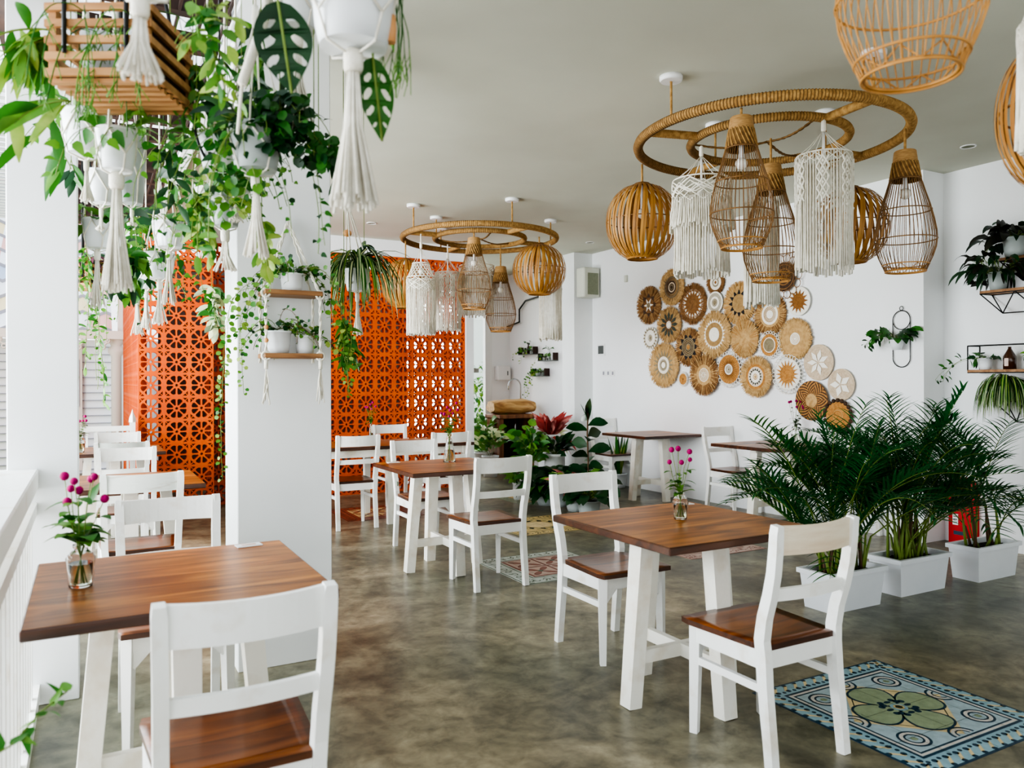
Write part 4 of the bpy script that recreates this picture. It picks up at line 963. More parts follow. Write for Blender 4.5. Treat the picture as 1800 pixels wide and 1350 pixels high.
# red extinguisher board
v=atx(1698,950,XR2); t=thing('fire_point_board','red fire point board with rounded top behind the right palm','sign',(XR2,v.y,.0))
m=MB(); m.box((-.03,0,.22),(.06,.22,.44),'red_paint'); m.lathe([(.11,-.03),(.11,.03)],'red_paint',32,c=(-.03,0,.44),capt=True,tilt=Matrix.Rotation(PI/2,3,'Y')); m.build('board',t)
m=MB(); m.box((-.063,0,.39),(.004,.17,.09),'grey_dark')
for k in range(5): m.box((-.066,-.055+.027*k,.40+.01*(k%2)),(.002,.016,.012),'plastic_white'); 
for k in range(4): m.box((-.066,-.04+.027*k,.372),(.002,.018,.006),'plastic_white')
m.build('plaque',t)
m=MB(); m.box((-.063,.05,.2),(.004,.045,.09),'plastic_white'); 
for k in range(3): m.box((-.066,.05,.225-.025*k),(.002,.03,.008),'grey_dark')
m.box((-.063,.02,.09),(.004,.09,.03),'t_navy'); m.build('label',t)
# speaker, thermostat, switches, small bracket
t=thing('wall_speaker','pale boxy speaker with grey grille mounted on the far column','speaker',(5.93,8.70,2.68)); 
m=MB(); m.box((0,0,0),(.25,.2,.40),'speaker_body',ch=.012); m.build('cabinet',t); m=MB(); m.box((.015,-.102,-.02),(.17,.006,.29),'speaker_grille'); m.build('grille',t); m=MB(); m.box((0,.11,0),(.06,.03,.1),'grey_dark'); m.build('bracket',t)
v=atx(1058,615,XR); t=thing('thermostat','dark square control panel with white frame on the right wall','control panel',(XR,v.y,v.z)); m=MB(); m.box((-.008,0,0),(.016,.16,.16),'plastic_white',ch=.003); m.build('frame',t); m=MB(); m.box((-.018,.0,0),(.006,.12,.11),'grey_dark'); m.build('screen',t)
for k in range(3):
    v=atx(1062+8*k,656,XR); t=thing('light_switch','white light switch plate, %s of the three on the right wall'%(['farthest','middle','nearest'][k]),'switch',(XR,v.y,v.z),0,'light switches on the right wall'); m=MB(); m.box((-.004,0,0),(.008,.075,.08),'plastic_white',ch=.002); m.build('plate',t); m=MB(); m.box((-.010,0,0),(.005,.03,.045),'house_line'); m.build('rocker',t)
v=atx(1102,490,XR); t=thing('wall_hook','small grey bracket high on the right wall above the baskets','bracket',(XR,v.y,v.z)); m=MB(); m.box((-.015,0,0),(.03,.05,.09),'speaker_body',ch=.006); m.build('bracket_body',t)
# ================================================================= SINK ALCOVE
random.seed(41)
A=at(903,725,11.2); 
t=thing('wash_stand','rough wooden stand under the log basin in the far alcove','stand',(5.60,10.3,0))
m=MB(); m.box((0,0,.83),(.62,.5,.06),'stump_wood',ch=.01); m.build('stand_top',t)
for s in(-1,1): m=MB(); m.box((s*.26,.0,.4),(.07,.42,.8),'stump_wood',ch=.008); m.build('side_panel',t)
m=MB(); m.box((0,.18,.4),(.48,.04,.8),'dark_wood'); m.build('back_panel',t)
m=MB(); m.tube([(.05,-.05,.8),(.05,-.05,.55),(.05,.1,.5)],.02,'chrome',8); m.build('drain_pipe',t)
t=thing('log_basin','pale hollowed log wash basin on the wooden stand','basin',(5.62,10.3,.86)); m=MB(); n=24; rows=9; b=len(m.v)
for i in range(rows):
    u=-1+2*i/(rows-1); 
    for k in range(n):
        a=2*PI*k/n; r=.11*(1-.25*abs(u)**6)*(1+.2*noise.noise(V((u*2,math.cos(a)*1.5,math.sin(a)*1.5)))); m.v.append((u*.36,r*1.7*math.cos(a),max(.0,.11+r*math.sin(a))))
for i in range(rows-1):
    for k in range(n): m.face([b+i*n+k,b+i*n+(k+1)%n,b+(i+1)*n+(k+1)%n,b+(i+1)*n+k],'log_wood',True)
m.face([b+k for k in range(n)],'log_wood'); m.face([b+(rows-1)*n+k for k in range(n)][::-1],'log_wood'); m.build('basin_body',t)
v=at(918,712,11.4); t=thing('tap','tall curved chrome tap over the log basin','tap',(5.98,10.66,.86)); m=MB(); m.tube([(0,0,0),(0,0,.42)]+[(-.11+.11*math.cos(a),-.0,.42+.11*math.sin(a)) for a in [PI*i/12 for i in range(1,12)]]+[(-.22,0,.36)],.011,'chrome',10); m.build('spout',t); m=MB(); m.tube([(0,0,.06),(.06,0,.08)],.009,'chrome',8); m.build('lever',t)
m=MB(); m.box((0,0,-.43),(.08,.08,.86),'stump_wood'); m.build('pedestal',t)
v=aty(881,656,11.2); t=thing('towel_dispenser','white paper towel dispenser on the far alcove wall','dispenser',(v.x,11.205,v.z)); m=MB(); m.box((0,-.06,0),(.24,.12,.24),'plastic_white',ch=.015); m.build('case',t); m=MB(); m.box((.06,-.122,0),(.015,.004,.07),'grey_dark'); m.build('lock',t)
# black conduit
t=thing('conduit_pipe','black conduit pipe running from the ceiling behind the far bamboo lantern','pipe',(6.04,9.3,0)); m=MB(); m.tube([(0,0,3.1),(0,0,2.74),(0,.05,2.70),(0,1.3,2.62),(0,1.5,2.5),(0,1.5,2.3),(0,1.9,2.25)],.014,'black_metal',8); m.build('pipe_run',t)
def ledge(px,py,w,label,things):
    v=atx(px,py,XR); t=thing('wall_ledge',label,'shelf',(XR,v.y,v.z)); m=MB(); m.box((-.05,0,0),(.10,w,.012),'grey_dark'); m.build('board',t)
    for s in(-1,1): m=MB(); m.box((-.05,s*(w/2-.006),.06),(.09,.012,.11),'dark_wood'); m.build('end_block',t)
    for k,(o,typ,lab) in enumerate(things):
        loc=(XR-.055,v.y+o,v.z+.008)
        if typ=='b':
            tt=thing('bottle',lab,'bottle',loc); m=MB(); m.lathe([(.028,0),(.03,.09),(.011,.13),(.011,.17)],'bottle_brown' if 'brown' in lab else 'glass',14,capt=True); m.build('bottle_body',tt)
            m=MB(); bushy(m,(0,0,.16),7,.07,.03,['g_dark','g_mid'],'lance',1,.8,1.5); m.build('foliage',tt)
        else:
            pot_plant(loc,lab,.035,.06,lambda ms,ml,p:(bushy(ml,p,16,.06,.04,['g_mid','g_light','g_dark'],'round',1,.6,1.2),[vine(ms,ml,p+V((-.03,0,0)),(-.6,U(-.6,.6),.3),U(.2,.4)*(1.4 if typ=='v' else .8),.045,.03,['g_light','g_mid','g_yel'],'round',grav=.7) for _ in range(4 if typ=='v' else 1)]),'glass' if typ=='g' else 'pot_white')
ledge(933,623,.46,'small dark wall ledge highest in the sink alcove',[(.12,'g','tiny trailing plant on the highest alcove ledge'),(-.02,'b','brown glass bottle with sprigs on the highest alcove ledge'),(-.12,'g','tiny glass jar plant at the near end of the highest alcove ledge')])
ledge(968,634,.44,'small dark wall ledge, middle of the three in the alcove',[(.1,'g','pale leafed jar plant on the middle alcove ledge'),(-.04,'b','clear glass bottle with sprigs on the middle alcove ledge')])
ledge(954,661,.42,'small dark wall ledge lowest in the alcove',[(.06,'v','round-leafed trailing plant spilling from the lowest alcove ledge'),(-.08,'g','dark little plant on the lowest alcove ledge')])
# ---- plants on the floor by the far column
def fl(x,y,label,r,h,fill,potm='pot_white',**k): return pot_plant((x,y,0),label,r,h,fill,potm,**k)
def F_(n,L,W,mats,prof='lance',sp=1.0,up=.9,bend=1.2,ht=.0): return lambda ms,ml,p:bushy(ml,p,n,L,W,mats,prof,sp,up,bend,ht=ht)
p=at(965,725,10.2); fl(p.x,p.y,'red and pink leaved cordyline in a tall white pot beside the basin',.15,.66,lambda ms,ml,q:(bushy(ml,q,34,.34,.09,['red_leaf','red_leaf','pink_leaf'],'lance',.4,1.9,.8),bushy(ml,q,34,.22,.05,['pink_leaf','cream_leaf','red_leaf'],'lance',.9,.2,1.4)),taper=.85)
p=at(930,800,9.5); fl(p.x,p.y,'bright green leafy plant in a white pot left of the plant group',.12,.30,F_(70,.17,.11,['g_mid','g_light','g_mid'],'heart',1.6,1.2,1.5,ht=.36),taper=.85)
p=at(915,825,8.9); fl(p.x-.0,p.y,'low light green plant in a white pot in front of the wash stand',.09,.19,F_(34,.14,.09,['g_mid','g_light'],'heart',1.2,.9,1.3,ht=.08),taper=.9)
p=at(975,770,9.6); fl(p.x,p.y,'dark silvery leaved plant in a white pot under the cordyline',.13,.46,F_(44,.22,.08,['g_deep','g_dark'],'lance',.9,1.2,1.0,ht=.06),taper=.9)
p=at(962,815,8.5); fl(p.x,p.y,'spreading dark green philodendron low at the front of the plant group',.13,.14,F_(120,.18,.12,['g_dark','g_mid','g_deep'],'heart',1.6,.55,1.8,ht=.1),'pot_grey')
p=at(985,800,8.4); fl(p.x,p.y,'glossy upright green plant between the philodendron and the croton',.11,.16,F_(80,.22,.07,['g_dark','g_deep'],'lance',1.1,.9,1.5,ht=.1),'pot_grey')
p=at(1012,815,8.1); fl(p.x,p.y,'yellow and green croton in the plant group',.11,.14,F_(70,.24,.06,['g_yel','g_light','g_mid','pink_leaf'],'lance',.9,1.1,1.1,ht=.08),'pot_grey')
def rubber(ms,ml,p):
    pts=[p,p+V((.0,0,.3)),p+V((-.01,0,.6)),p+V((0,0,.82))]; ms.tube(pts,.009,'stem_b',6)
    for i in range(12):
        z_=.12+.62*i/11; a=i*2.4; ml.leaf(p+V((0,0,z_)),(math.cos(a),math.sin(a),.45),.25,.13,'g_deep' if i%3 else 'g_dark',bend=.7,prof='obl',seg=6,up=V((S_,C_,.4))+rv(.3))
    ml.leaf(p+V((0,0,.72)),(.1,0,1),.26,.13,'g_deep',bend=.2,prof='obl',seg=6); ml.leaf(p+V((0,0,.72)),(-.3,.2,1),.22,.11,'g_dark',bend=.3,prof='obl',seg=6)
p=at(1034,815,8.3); fl(p.x,p.y,'tall rubber plant with dark oval leaves against the far column',.13,.22,rubber,'pot_grey')
p=at(1035,818,7.9); fl(p.x,p.y,'dark green rubbery plant low beside the right wall chair',.12,.14,F_(70,.2,.10,['g_deep','g_dark','g_deep'],'obl',1.1,.7,1.5,ht=.1),'pot_grey')
def snake(ms,ml,p):
    for i in range(12): a=U(0,6.28); ml.leaf(p+rv(.03)*.8,(math.cos(a)*.3,math.sin(a)*.3,1.0),U(.4,.62),.05,'g_dark' if i%2 else 'g_mid',bend=.05,prof='blade',seg=5,m2=None); ml.leaf(p+rv(.02),(math.cos(a)*.3,math.sin(a)*.3,1.0),U(.3,.5),.04,'g_yel',bend=.05,prof='blade',seg=4)
fl(5.92,8.0,'snake plant with yellow-edged upright leaves seen through the wall chair',.10,.18,snake,'pot_white')
p=at(850,800,11.6); fl(p.x,p.y,'leafy garden plant in a white pot outside the back opening, left of the basin',.14,.30,F_(70,.2,.1,['g_light','g_mid','g_light'],'heart',1.6,1.2,1.3,ht=.35))
p=at(862,790,11.0); fl(p.x,p.y,'cream-flecked bushy plant beside the wash stand',.12,.30,F_(60,.16,.08,['cream_leaf','g_light','g_mid'],'lance',1.4,1.2,1.3,ht=.3))
# ================================================================= PILLAR SHELF (macrame swing shelf on the second pillar)
random.seed(51)
PY=3.79
t=thing('macrame_hanging_shelf','two-tier macrame rope shelf with wooden boards on the white pillar','hanging shelf',(.83,PY,0))
def W(px,py): v=aty(px,py,PY-.09); return v
for py,nm in((517,'board'),(626,'board')):
    a=W(459,py);b=W(560,py+0); m=MB(); m.box(((a.x+b.x)/2-.83,-.09,(a.z+b.z)/2),(b.x-a.x,.16,.022),'shelf_wood',ch=.003); m.build(nm,t)
zt,zb=W(459,517).z,W(459,626).z; xa,xb=W(462,517).x-.83,W(556,517).x-.83; za=2.13
m=MB(); m.sphere((0.01,-.02,za+.01),.008,'black_metal',8)
for x in(xa,xb):
    for y in(-.16,-.02):
        for k in(0,PI):
            m.tube([V((.01,-.02,za)).lerp(V((x,y,zt)),i/20)+V((math.sin(i*1.3+k),0,math.cos(i*1.3+k)))*.004 for i in range(21)],.0045,'macrame',5)
            m.tube([V((x,y,zt)).lerp(V((x,y,zb-.03)),i/16)+V((math.sin(i*1.3+k),math.cos(i*1.3+k),0))*.004 for i in range(17)],.0042,'macrame',5)
m.build('rope',t)
for x in(xa,xb):
    m=MB()
    for z_ in(zt,zb): q=MB(); q.ring((x,-.16,z_-.0),.018,.006,'macrame',16,6,tilt=Matrix.Rotation(PI/2,3,'X')); q.build('ring',t)
    m.tube([(x,-.16,zb-.02),(x,-.16,zb-.06)],.009,'macrame',8)
    for k in range(9): m.tube([(x,-.16,zb-.05),(x+U(-.012,.012),-.16+U(-.01,.01),zb-.12),(x+U(-.02,.02),-.16+U(-.015,.015),zb-.21+U(-.02,.01))],.003,'macrame',4)
    m.build('tassel',t)
for z_ in(zb+.13,zb+.07,zt+.10): m=MB(); m.sphere((xa,-.165,z_),.011,'bead',8); m.build('bead',t)
ivyL=['g_light','g_light','g_mid','g_yel']; ivyM=['g_mid','g_dark','g_light']
def ivyfill(n,m_,Ls,lf=.03,spread=1,back=True):
    def f(ms,ml,p):
        for i in range(26*spread): 
            a=U(0,6.28); q=p+V((math.cos(a)*.05*spread,math.sin(a)*.04,U(0,.05))); ml.lobed(q,(math.cos(a),math.sin(a),.3),rv(1)+V((0,0,1)),lf*U(.8,1.3),random.choice(m_))
        for i in range(n):
            a=U(PI,2*PI); vine(ms,ml,p+V((0,0,.02)),(math.cos(a)*1.2,math.sin(a)*.35,.5),U(*Ls),lf,.022,m_,'round',grav=.5,wig=.35,ivy=i%2==0)
    return f
pp=W(513,515); pot_plant((pp.x,PY-.09,zt+.012),'ivy in a white pot on the upper board of the macrame shelf',.053,.09,ivyfill(18,ivyM,(.15,.42),.032,2))
pp=W(488,622); pot_plant((pp.x,PY-.09,zb+.012),'larger white pot of ivy on the lower board of the macrame shelf',.062,.105,ivyfill(12,ivyM,(.12,.3),.03,1))
pp=W(535,622); pot_plant((pp.x,PY-.09,zb+.012),'smaller white pot of ivy on the lower board of the macrame shelf',.043,.088,ivyfill(8,ivyL+['g_dark'],(.1,.3),.026,1))
t=thing('trailing_vine','long light green ivy strands trailing down the left edge of the pillar shelf','vine',(.83,PY,0))
ms=MB();ml=MB()
for i,(px,py,L) in enumerate(((455,500,.62),(448,510,.95),(462,530,.5),(470,540,.35),(565,530,.35),(570,560,.45),(560,600,.35))):
    v=W(px,py)-V((.83,PY,0)); v.y=-.13; vine(ms,ml,v,(-.3 if px<500 else .3,0,.2),L,.034,.02,ivyL,'round',grav=.95,wig=.3)
ms.build('stem',t); ml.build('foliage',t)
# ================================================================= HANGING PLANTERS ON THE LEFT
def tassel(m,x,y,z0,L,r=.02,n=26,flare=1.6,th=.0026):
    m.lathe([(r*.45,z0-.0),(r*.62,z0-.01),(r*.62,z0-.04),(r*.5,z0-.05)],'macrame',12,c=(x,y,0),capt=True)
    for k in range(n):
        a=U(0,6.28); q=math.sqrt(U(0,1)); r1=r*q*.6; r2=r*flare*q; LL=L*U(.9,1.0)
        m.tube([(x+math.cos(a)*r1*.5,y+math.sin(a)*r1*.5,z0-.04),(x+math.cos(a)*r1,y+math.sin(a)*r1,z0-.04-LL*.4),(x+math.cos(a+.2)*r2,y+math.sin(a+.2)*r2,z0-LL)],[th,th,th*1.5],'macrame',4)
def hang(px,py,d,r,h,tl,label,fill=None,rib=0,potm='pot_white',tr=.02,ztop=3.02,flare=1.6,knob=False,tn=26):
    """py: image row of the pot bottom"""
    p=at(px,py,d); t=thing('hanging_planter',label,'hanging planter',(p.x,p.y,p.z)); 
    if p.x>.58: ztop=CZ
    potmesh(r,h,potm,rib).build('pot',t); soilm(r,h).build('soil',t)
    m=MB(); T=ztop-p.z; kz=min(h+.32,T-.1)
    for k in range(4):
        a=2*PI*k/4+.4; ca,sa=math.cos(a),math.sin(a); c2,s2=math.cos(a+PI/4),math.sin(a+PI/4); R=r*1.05
        m.tube([(0,0,-.02),(R*.72*ca,R*.72*sa,-.004),(R*.95*ca,R*.95*sa,h*.35),(R*1.02*c2,R*1.02*s2,h*.9),(R*.9*c2,R*.9*s2,h+.05),(0,0,kz)],.0032,'macrame',5)
        m.tube([(R*.95*ca,R*.95*sa,h*.35),(R*1.02*math.cos(a-PI/4),R*1.02*math.sin(a-PI/4),h*.9)],.0032,'macrame',5)
    m.tube([(0,0,kz-.01),(0,0,T)],.004,'macrame',5); m.lathe([(.009,kz-.03),(.011,kz),(.008,kz+.04)],'macrame',10,capt=True)
    m.build('rope',t)
    m=MB(); tassel(m,0,0,-.005,tl,tr,n=tn,flare=flare); m.build('tassel',t)
    if knob: m=MB(); m.lathe([(.012,-.03),(.014,0),(.012,.03)],'bead',12,c=(r*.8,-.03,h*.3),capt=True); m.build('bead',t)
    if fill:
        ms=MB();ml=MB(); fill(ms,ml,V((0,0,h*.88)))
        if ms.v: ms.build('stem',t)
        if ml.v: ml.build('foliage',t)
    return t
random.seed(61)
cr=V((C_,-S_,0)); cf=V((S_,C_,0))
LG=['g_light','g_mid','g_light']; MG=['g_mid','g_dark','g_mid']
def pothos(n,L,lf,mats,nv=4,vl=(.2,.5),prof='heart',grav=.5):
    return lambda ms,ml,p:(bushy(ml,p,n,L,lf,mats,prof,1.2,.6,1.4),[vine(ms,ml,p,(U(-1,1),U(-1,1),.5),U(*vl),lf*1.1,lf*.75,mats,prof,grav=grav) for _ in range(nv)])
hang(621,84,1.72,.095,.15,.36,'big white pot in a macrame hanger with a thick white tassel, top centre left',pothos(12,.12,.05,LG,2,(.1,.2)),tr=.036,flare=1.5,knob=True,tn=90,ztop=CZ)
hang(522,52,2.3,.07,.12,.30,'white pot with a tassel just left of the big top pot',pothos(8,.1,.06,MG,1,(.1,.2)),tr=.03,ztop=CZ,tn=34)
hang(246,-18,1.5,.07,.12,.17,'blurred white pot with tassel hanging in front of the slatted crate',pothos(10,.1,.06,LG,2,(.1,.2)),tr=.028,tn=40)
hang(152,272,2.6,.075,.14,.16,'pale pot half behind the slatted crate at the left',pothos(8,.12,.05,LG,3,(.2,.4)),tr=.014)
hang(205,300,2.3,.055,.12,.36,'white pot in a knotted hanger with the longest white tassel under the crate',pothos(10,.1,.05,LG,3,(.15,.3)),tr=.034,tn=60,flare=1.3)
hang(178,357,2.9,.05,.12,.10,'small white pot behind the long tassel',None,tr=.012)
hang(232,358,3.0,.05,.26,.08,'tall grey glass-like pot in a net beside the long tassel',None,potm='pot_grey',tr=.012)
hang(171,436,3.5,.058,.13,.27,'white pot with pothos leaves in front of the neighbour roof',pothos(14,.12,.09,LG+['g_mid'],3,(.15,.3)),tr=.022)
hang(297,435,3.4,.066,.11,.25,'ribbed white pot in a macrame net before the orange screen',pothos(16,.14,.06,MG,3,(.15,.35)),rib=.02,tr=.02)
hang(281,490,3.9,.068,.13,.23,'white pot hanging just below the ribbed one',pothos(16,.12,.05,LG+['g_dark'],5,(.2,.45)),tr=.024)
hang(257,507,4.3,.045,.09,.23,'smallest white pot in a net, lowest of the hanging row',pothos(12,.08,.04,MG,4,(.2,.35)),tr=.02)
hang(241,520,4.7,.05,.10,.24,'pot hidden in leaves with a tassel beside the orange screen corner',pothos(22,.1,.05,MG,6,(.2,.5)),tr=.026)
hang(366,378,3.0,.055,.11,.17,'pot above the short tassel left of the second pillar',pothos(10,.08,.036,LG,4,(.15,.35)),tr=.024)
hang(396,398,2.8,.055,.11,.16,'pot above the short tassel at the edge of the second pillar',pothos(10,.08,.034,LG,5,(.15,.4),'round'),tr=.026,potm='pot_grey')
hang(415,335,2.6,.06,.12,.10,'grey pot in a net inside the round-leaved cluster',pothos(20,.09,.036,MG+['g_light'],8,(.15,.4),'round'),potm='pot_grey',tr=.018)
hang(450,300,2.3,.075,.13,.26,'pale grey pot covered by dark heart-leaved ivy before the second pillar',pothos(44,.10,.038,['g_dark','g_dark','g_mid'],12,(.2,.5),'heart'),potm='pot_grey',tr=.024)
hang(150,640,5.6,.05,.10,.20,'small pot with beaded string vines before the neighbour house',pothos(14,.08,.04,LG,8,(.3,.6),'round',.9),tr=.014) if False else None
# black hoop hanger
p=at(386,203,2.45); t=thing('hoop_plant_hanger','black metal hoop hanger wrapped by green vines','plant hanger',tuple(p)); 
m=MB(); R_=Matrix.Rotation(PI/2,3,'X'); m.tube([(.085*math.cos(a),.05*math.cos(a),.175*math.sin(a)) for a in [2*PI*i/48 for i in range(48)]],.0045,'black_metal',6,closed=True); m.tube([(0,0,.175),(0,0,3.02-p.z if p.x<.58 else CZ-p.z)],.003,'black_metal',5); m.ring((0,0,.19),.014,.003,'black_metal',14,5,tilt=R_); m.build('hoop',t)
m=MB(); m.lathe([(.05,-.17),(.065,-.08),(.067,-.07),(.06,-.07)],'pot_white',24); m.build('pot',t)
ms=MB();ml=MB()
bushy(ml,(0,0,-.08),22,.08,.036,LG+['g_mid'],'heart',1.4,.5,1.2)
for _ in range(14): vine(ms,ml,(U(-.05,.05),0,-.07),(U(-1,1),U(-1,1),.6),U(.25,.55),.034,.03,LG+['g_mid'],'heart',grav=.5)
ms.build('stem',t); ml.build('foliage',t)
# wrapped rope handle + monstera + bottle-like bead
p=at(446,95,1.9); t=thing('hanging_rope','thick cream wrapped rope handle slanting between the hanging plants','rope',tuple(p)); m=MB(); q=at(425,150,1.9)-p; q2=at(464,35,1.9)-p; q3=at(470,-20,1.9)-p; m.tube([q.lerp(q2,i/50) for i in range(51)],[.013 if i%2 else .0115 for i in range(51)],'macrame',10); m.build('wrap',t); m=MB(); m.tube([q2,q3,V((q3.x,q3.y,CZ-p.z if p.x>.58 else 3.02-p.z))],.008,'macrame',6); 
m.tube([q,q+V((-.01,0,-.12))],.004,'macrame',6); m.build('rope',t)
def cloud(label,px,py,d,ex,ez,n,L,Wd,mats,prof='round',name='hanging_ivy',ed=.5):
    p=at(px,py,d); t=thing(name,label,'plant',tuple(p)); ms=MB();ml=MB(); X=ex*d/F; Z=ez*d/F
    for i in range(n):
        while True:
            u,v,w=U(-1,1),U(-1,1),U(-1,1)
            if u*u+v*v+w*w<1: break
        q=cr*(u*X)+cf*(w*X*ed)+V((0,0,v*Z)); a=rv(1)+V((0,0,-.7)); ml.leaf(q,a.normalized(),L*U(.7,1.15),Wd*U(.75,1.1),random.choice(mats),bend=.5,prof=prof,seg=4,up=-cf*U(.3,1.4)+V((0,0,.5))+rv(.5))
    for k in range(6):
        u=U(-.7,.7); vine(ms,ml,cr*(u*X)+V((0,0,Z*U(-.3,.6))),(U(-1,1),U(-1,1),-.2),Z*U(.8,1.5),L*.8,L*.8,mats,prof,grav=.5)
        ms.tube([cr*(u*X),V((0,0,Z*.8)),V((0,0,Z))],.001,'stem_g',4)
    ms.tube([V((0,0,-Z*.4)),V((0,0,(CZ if p.x>.58 else 3.02)-p.z))],.0018,'stem_g',4)
    ms.build('stem',t); ml.build('foliage',t)
def monstera(name,label,px,py,d,L,Wd,dirv_,up_,mt):
    p=at(px,py,d); t=thing(name,label,'plant',tuple(p)); m=MB(); dv=V(dirv_).normalized(); sd=dv.cross(V(up_)).normalized(); nn=sd.cross(dv)
    def Q(u,v,w=0): return dv*(v*L)+sd*(u*Wd)+nn*(w-abs(u)*.18*Wd-.10*L*(v-.3)**2)
    N_=28; out=[]
    for k in range(N_): v=k/(N_-1); out.append((.5*math.sin(PI*min(1,v*.94+.05)**.8) if 0<k<N_-1 else 0,v))
    out=out+[(-u,v) for u,v in out[::-1][1:-1]]; hs=[]
    for s_ in(-1,1):
        for (cv,cu_,a_,b_) in((.24,.20,.11,.055),(.44,.26,.14,.06),(.64,.23,.12,.05),(.80,.14,.06,.03)):
            tt=rad(38)*s_; hs.append([(s_*cu_+a_*1.25*math.cos(q)*math.sin(tt)*1+b_*1.6*math.sin(q)*math.cos(tt),cv+U(-.01,.01)+a_*.62*math.cos(q)*math.cos(tt)-b_*.6*math.sin(q)*math.sin(tt)) for q in [2*PI*z_/14 for z_ in range(14)]])
    vs,fs=poly_mesh([out]+hs); b=m.add([Q(v.x,v.y,v.z) for v in vs])
    for f in fs: m.face([b+q for q in f],mt)
    m.build('leaf_blade',t); mm=MB(); mm.tube([Q(0,1.0,.003),Q(0,0,.003),Q(0,-.25)+V((0,0,.1)),V((0,0,(CZ if p.x>.58 else 3.02)-p.z))],.003,'stem_g',5); mm.build('leaf_stem',t)

monstera('monstera_leaf','dark green monstera leaf with oval holes above the second pillar',488,0,1.75,.21,.13,cr*.15+V((0,0,-1)),-cf+cr*.3,'g_dark')
monstera('monstera_leaf','fresh green split monstera leaf hanging under the big white pot',655,100,1.75,.19,.085,cr*.12+V((0,0,-1)),-cf+cr*.5,'g_mid')
# slatted crates
def crate(px,py,d,w,h,dp,label,rz,fill,z=None):
    p=at(px,py,d); t=thing('hanging_crate',label,'crate',tuple(p),rz)
    for k in range(5):
        m=MB(); 
        for s in(-1,1): m.box((0,s*dp/2,h*(.06+.22*k)),(w,.012,h*.10),'crate_wood'); m.box((s*w/2,0,h*(.06+.22*k)+.002),(.012,dp,h*.10),'crate_wood')
        m.build('slat',t)
    m=MB()
    for k in range(7): m.box((0,-dp/2+dp*(k+.5)/7,-.006),(w,dp/7*.5,.012),'crate_wood')
    m.build('base_slat',t)
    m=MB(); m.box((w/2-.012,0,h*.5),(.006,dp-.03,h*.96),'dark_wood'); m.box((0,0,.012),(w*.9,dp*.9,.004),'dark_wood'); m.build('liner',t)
    for sx in(-1,1):
        for sy in(-1,1): m=MB(); m.box((sx*(w/2-.012),sy*(dp/2-.014),h/2),(.02,.016,h),'crate_wood'); m.build('corner_post',t)
    m=MB()
    for sx in(-1,1): m.tube([(sx*w*.3,-dp*.5-.012,h*.3),(sx*w*.3,-dp*.5-.012,h),(0,0,3.02-p.z)],.006,'black_metal',6); m.tube([(sx*w*.3,dp*.5+.012,h*.3),(sx*w*.3,dp*.5+.012,h),(0,0,3.02-p.z)],.006,'black_metal',6)
    m.build('strap',t)
    m=MB()
    for k in(-.25,.25): m.lathe([(w*.14,.01),(w*.18,h*.85),(w*.17,h*.85)],'pot_white',20,c=(k*w,0,0))
    m.build('inner_pot',t)
    ms=MB();ml=MB(); fill(ms,ml,V((0,0,h*.8))); ms.v and ms.build('stem',t); ml.v and ml.build('foliage',t)
def rhips(ms,ml,p):
    for i in range(24):
        a=U(-.13,.13); q=p+V((a,U(-.16,.05),0)); d=V((U(-.6,.6),-1 if i%3 else U(-1,1),.5)).normalized(); pts=[q.copy()]
        for k in range(12): d=(d+V((0,0,-.32))+rv(.06)).normalized(); q=q+d*U(.022,.036); pts.append(q.copy())
        ms.tube(pts,.0016,'g_light' if i%2 else 'g_mid',4)
        for k in(5,8,11):
            for s in range(2): e=V((U(-.7,.7),U(-.7,.7),-1)).normalized(); ms.tube([pts[k],pts[k]+e*.05],.0013,'g_light',4)
    for i in range(12): 
        d=V((-1,U(-.5,.3),U(-.1,.4))); 
    for i in range(7):
        pts=vine(ms,MB(),p+V((-.14,-.05+.02*i,0)),(-1,U(-.6,.2),U(-.1,.3)),.16,.02,.5,LG,grav=.25,wig=.12,th=.003)
        for q in pts[2::1]: ml.leaf(q,(U(-1,.1),U(-.7,.7),U(-.9,.1)),U(.10,.17),U(.026,.038),random.choice(['g_light','g_mid','g_yel','g_mid']),bend=.8,prof='lance',seg=5)
crate(217,168,2.17,.27,.195,.27,'wooden slatted crate planter hanging at the upper left',-YAW,rhips)
crate(146,506,4.3,.15,.16,.15,'small slatted crate planter hanging farther back beside the first pillar',-YAW,lambda ms,ml,p:(bushy(ml,p,40,.14,.022,['purple_leaf','g_deep','purple_leaf'],'lance',1.0,.5,1.6),[vine(ms,ml,p,(U(-1,1),U(-1,1),.2),U(.4,.75),.035,.025,LG,'round',grav=.9) for _ in range(10)]))
# stringy rhipsalis at the right of the big pot
p=at(702,-10,1.8); t=thing('hanging_strings','thin green rhipsalis strings dangling right of the big white pot','plant',tuple(p)); m=MB()
for i in range(9):
    q=V((U(-.015,.015),U(-.02,.02),0)); d=V((U(-.25,.25),U(-.2,.2),-1)); pts=[q]
    for k in range(10): d=(d+rv(.12)+V((0,0,-.1))).normalized(); q=q+d*U(.014,.024); pts.append(q)
    m.tube(pts,.0013,'g_mid',4)
    for s in range(4): m.tube([pts[-1-s],pts[-1-s]+V((U(-.5,.5),U(-.5,.5),-1)).normalized()*.055],.0011,'g_light',4)
m.tube([(0,0,0),(0,0,CZ-p.z)],.003,'stem_g',4); m.build('strings',t)
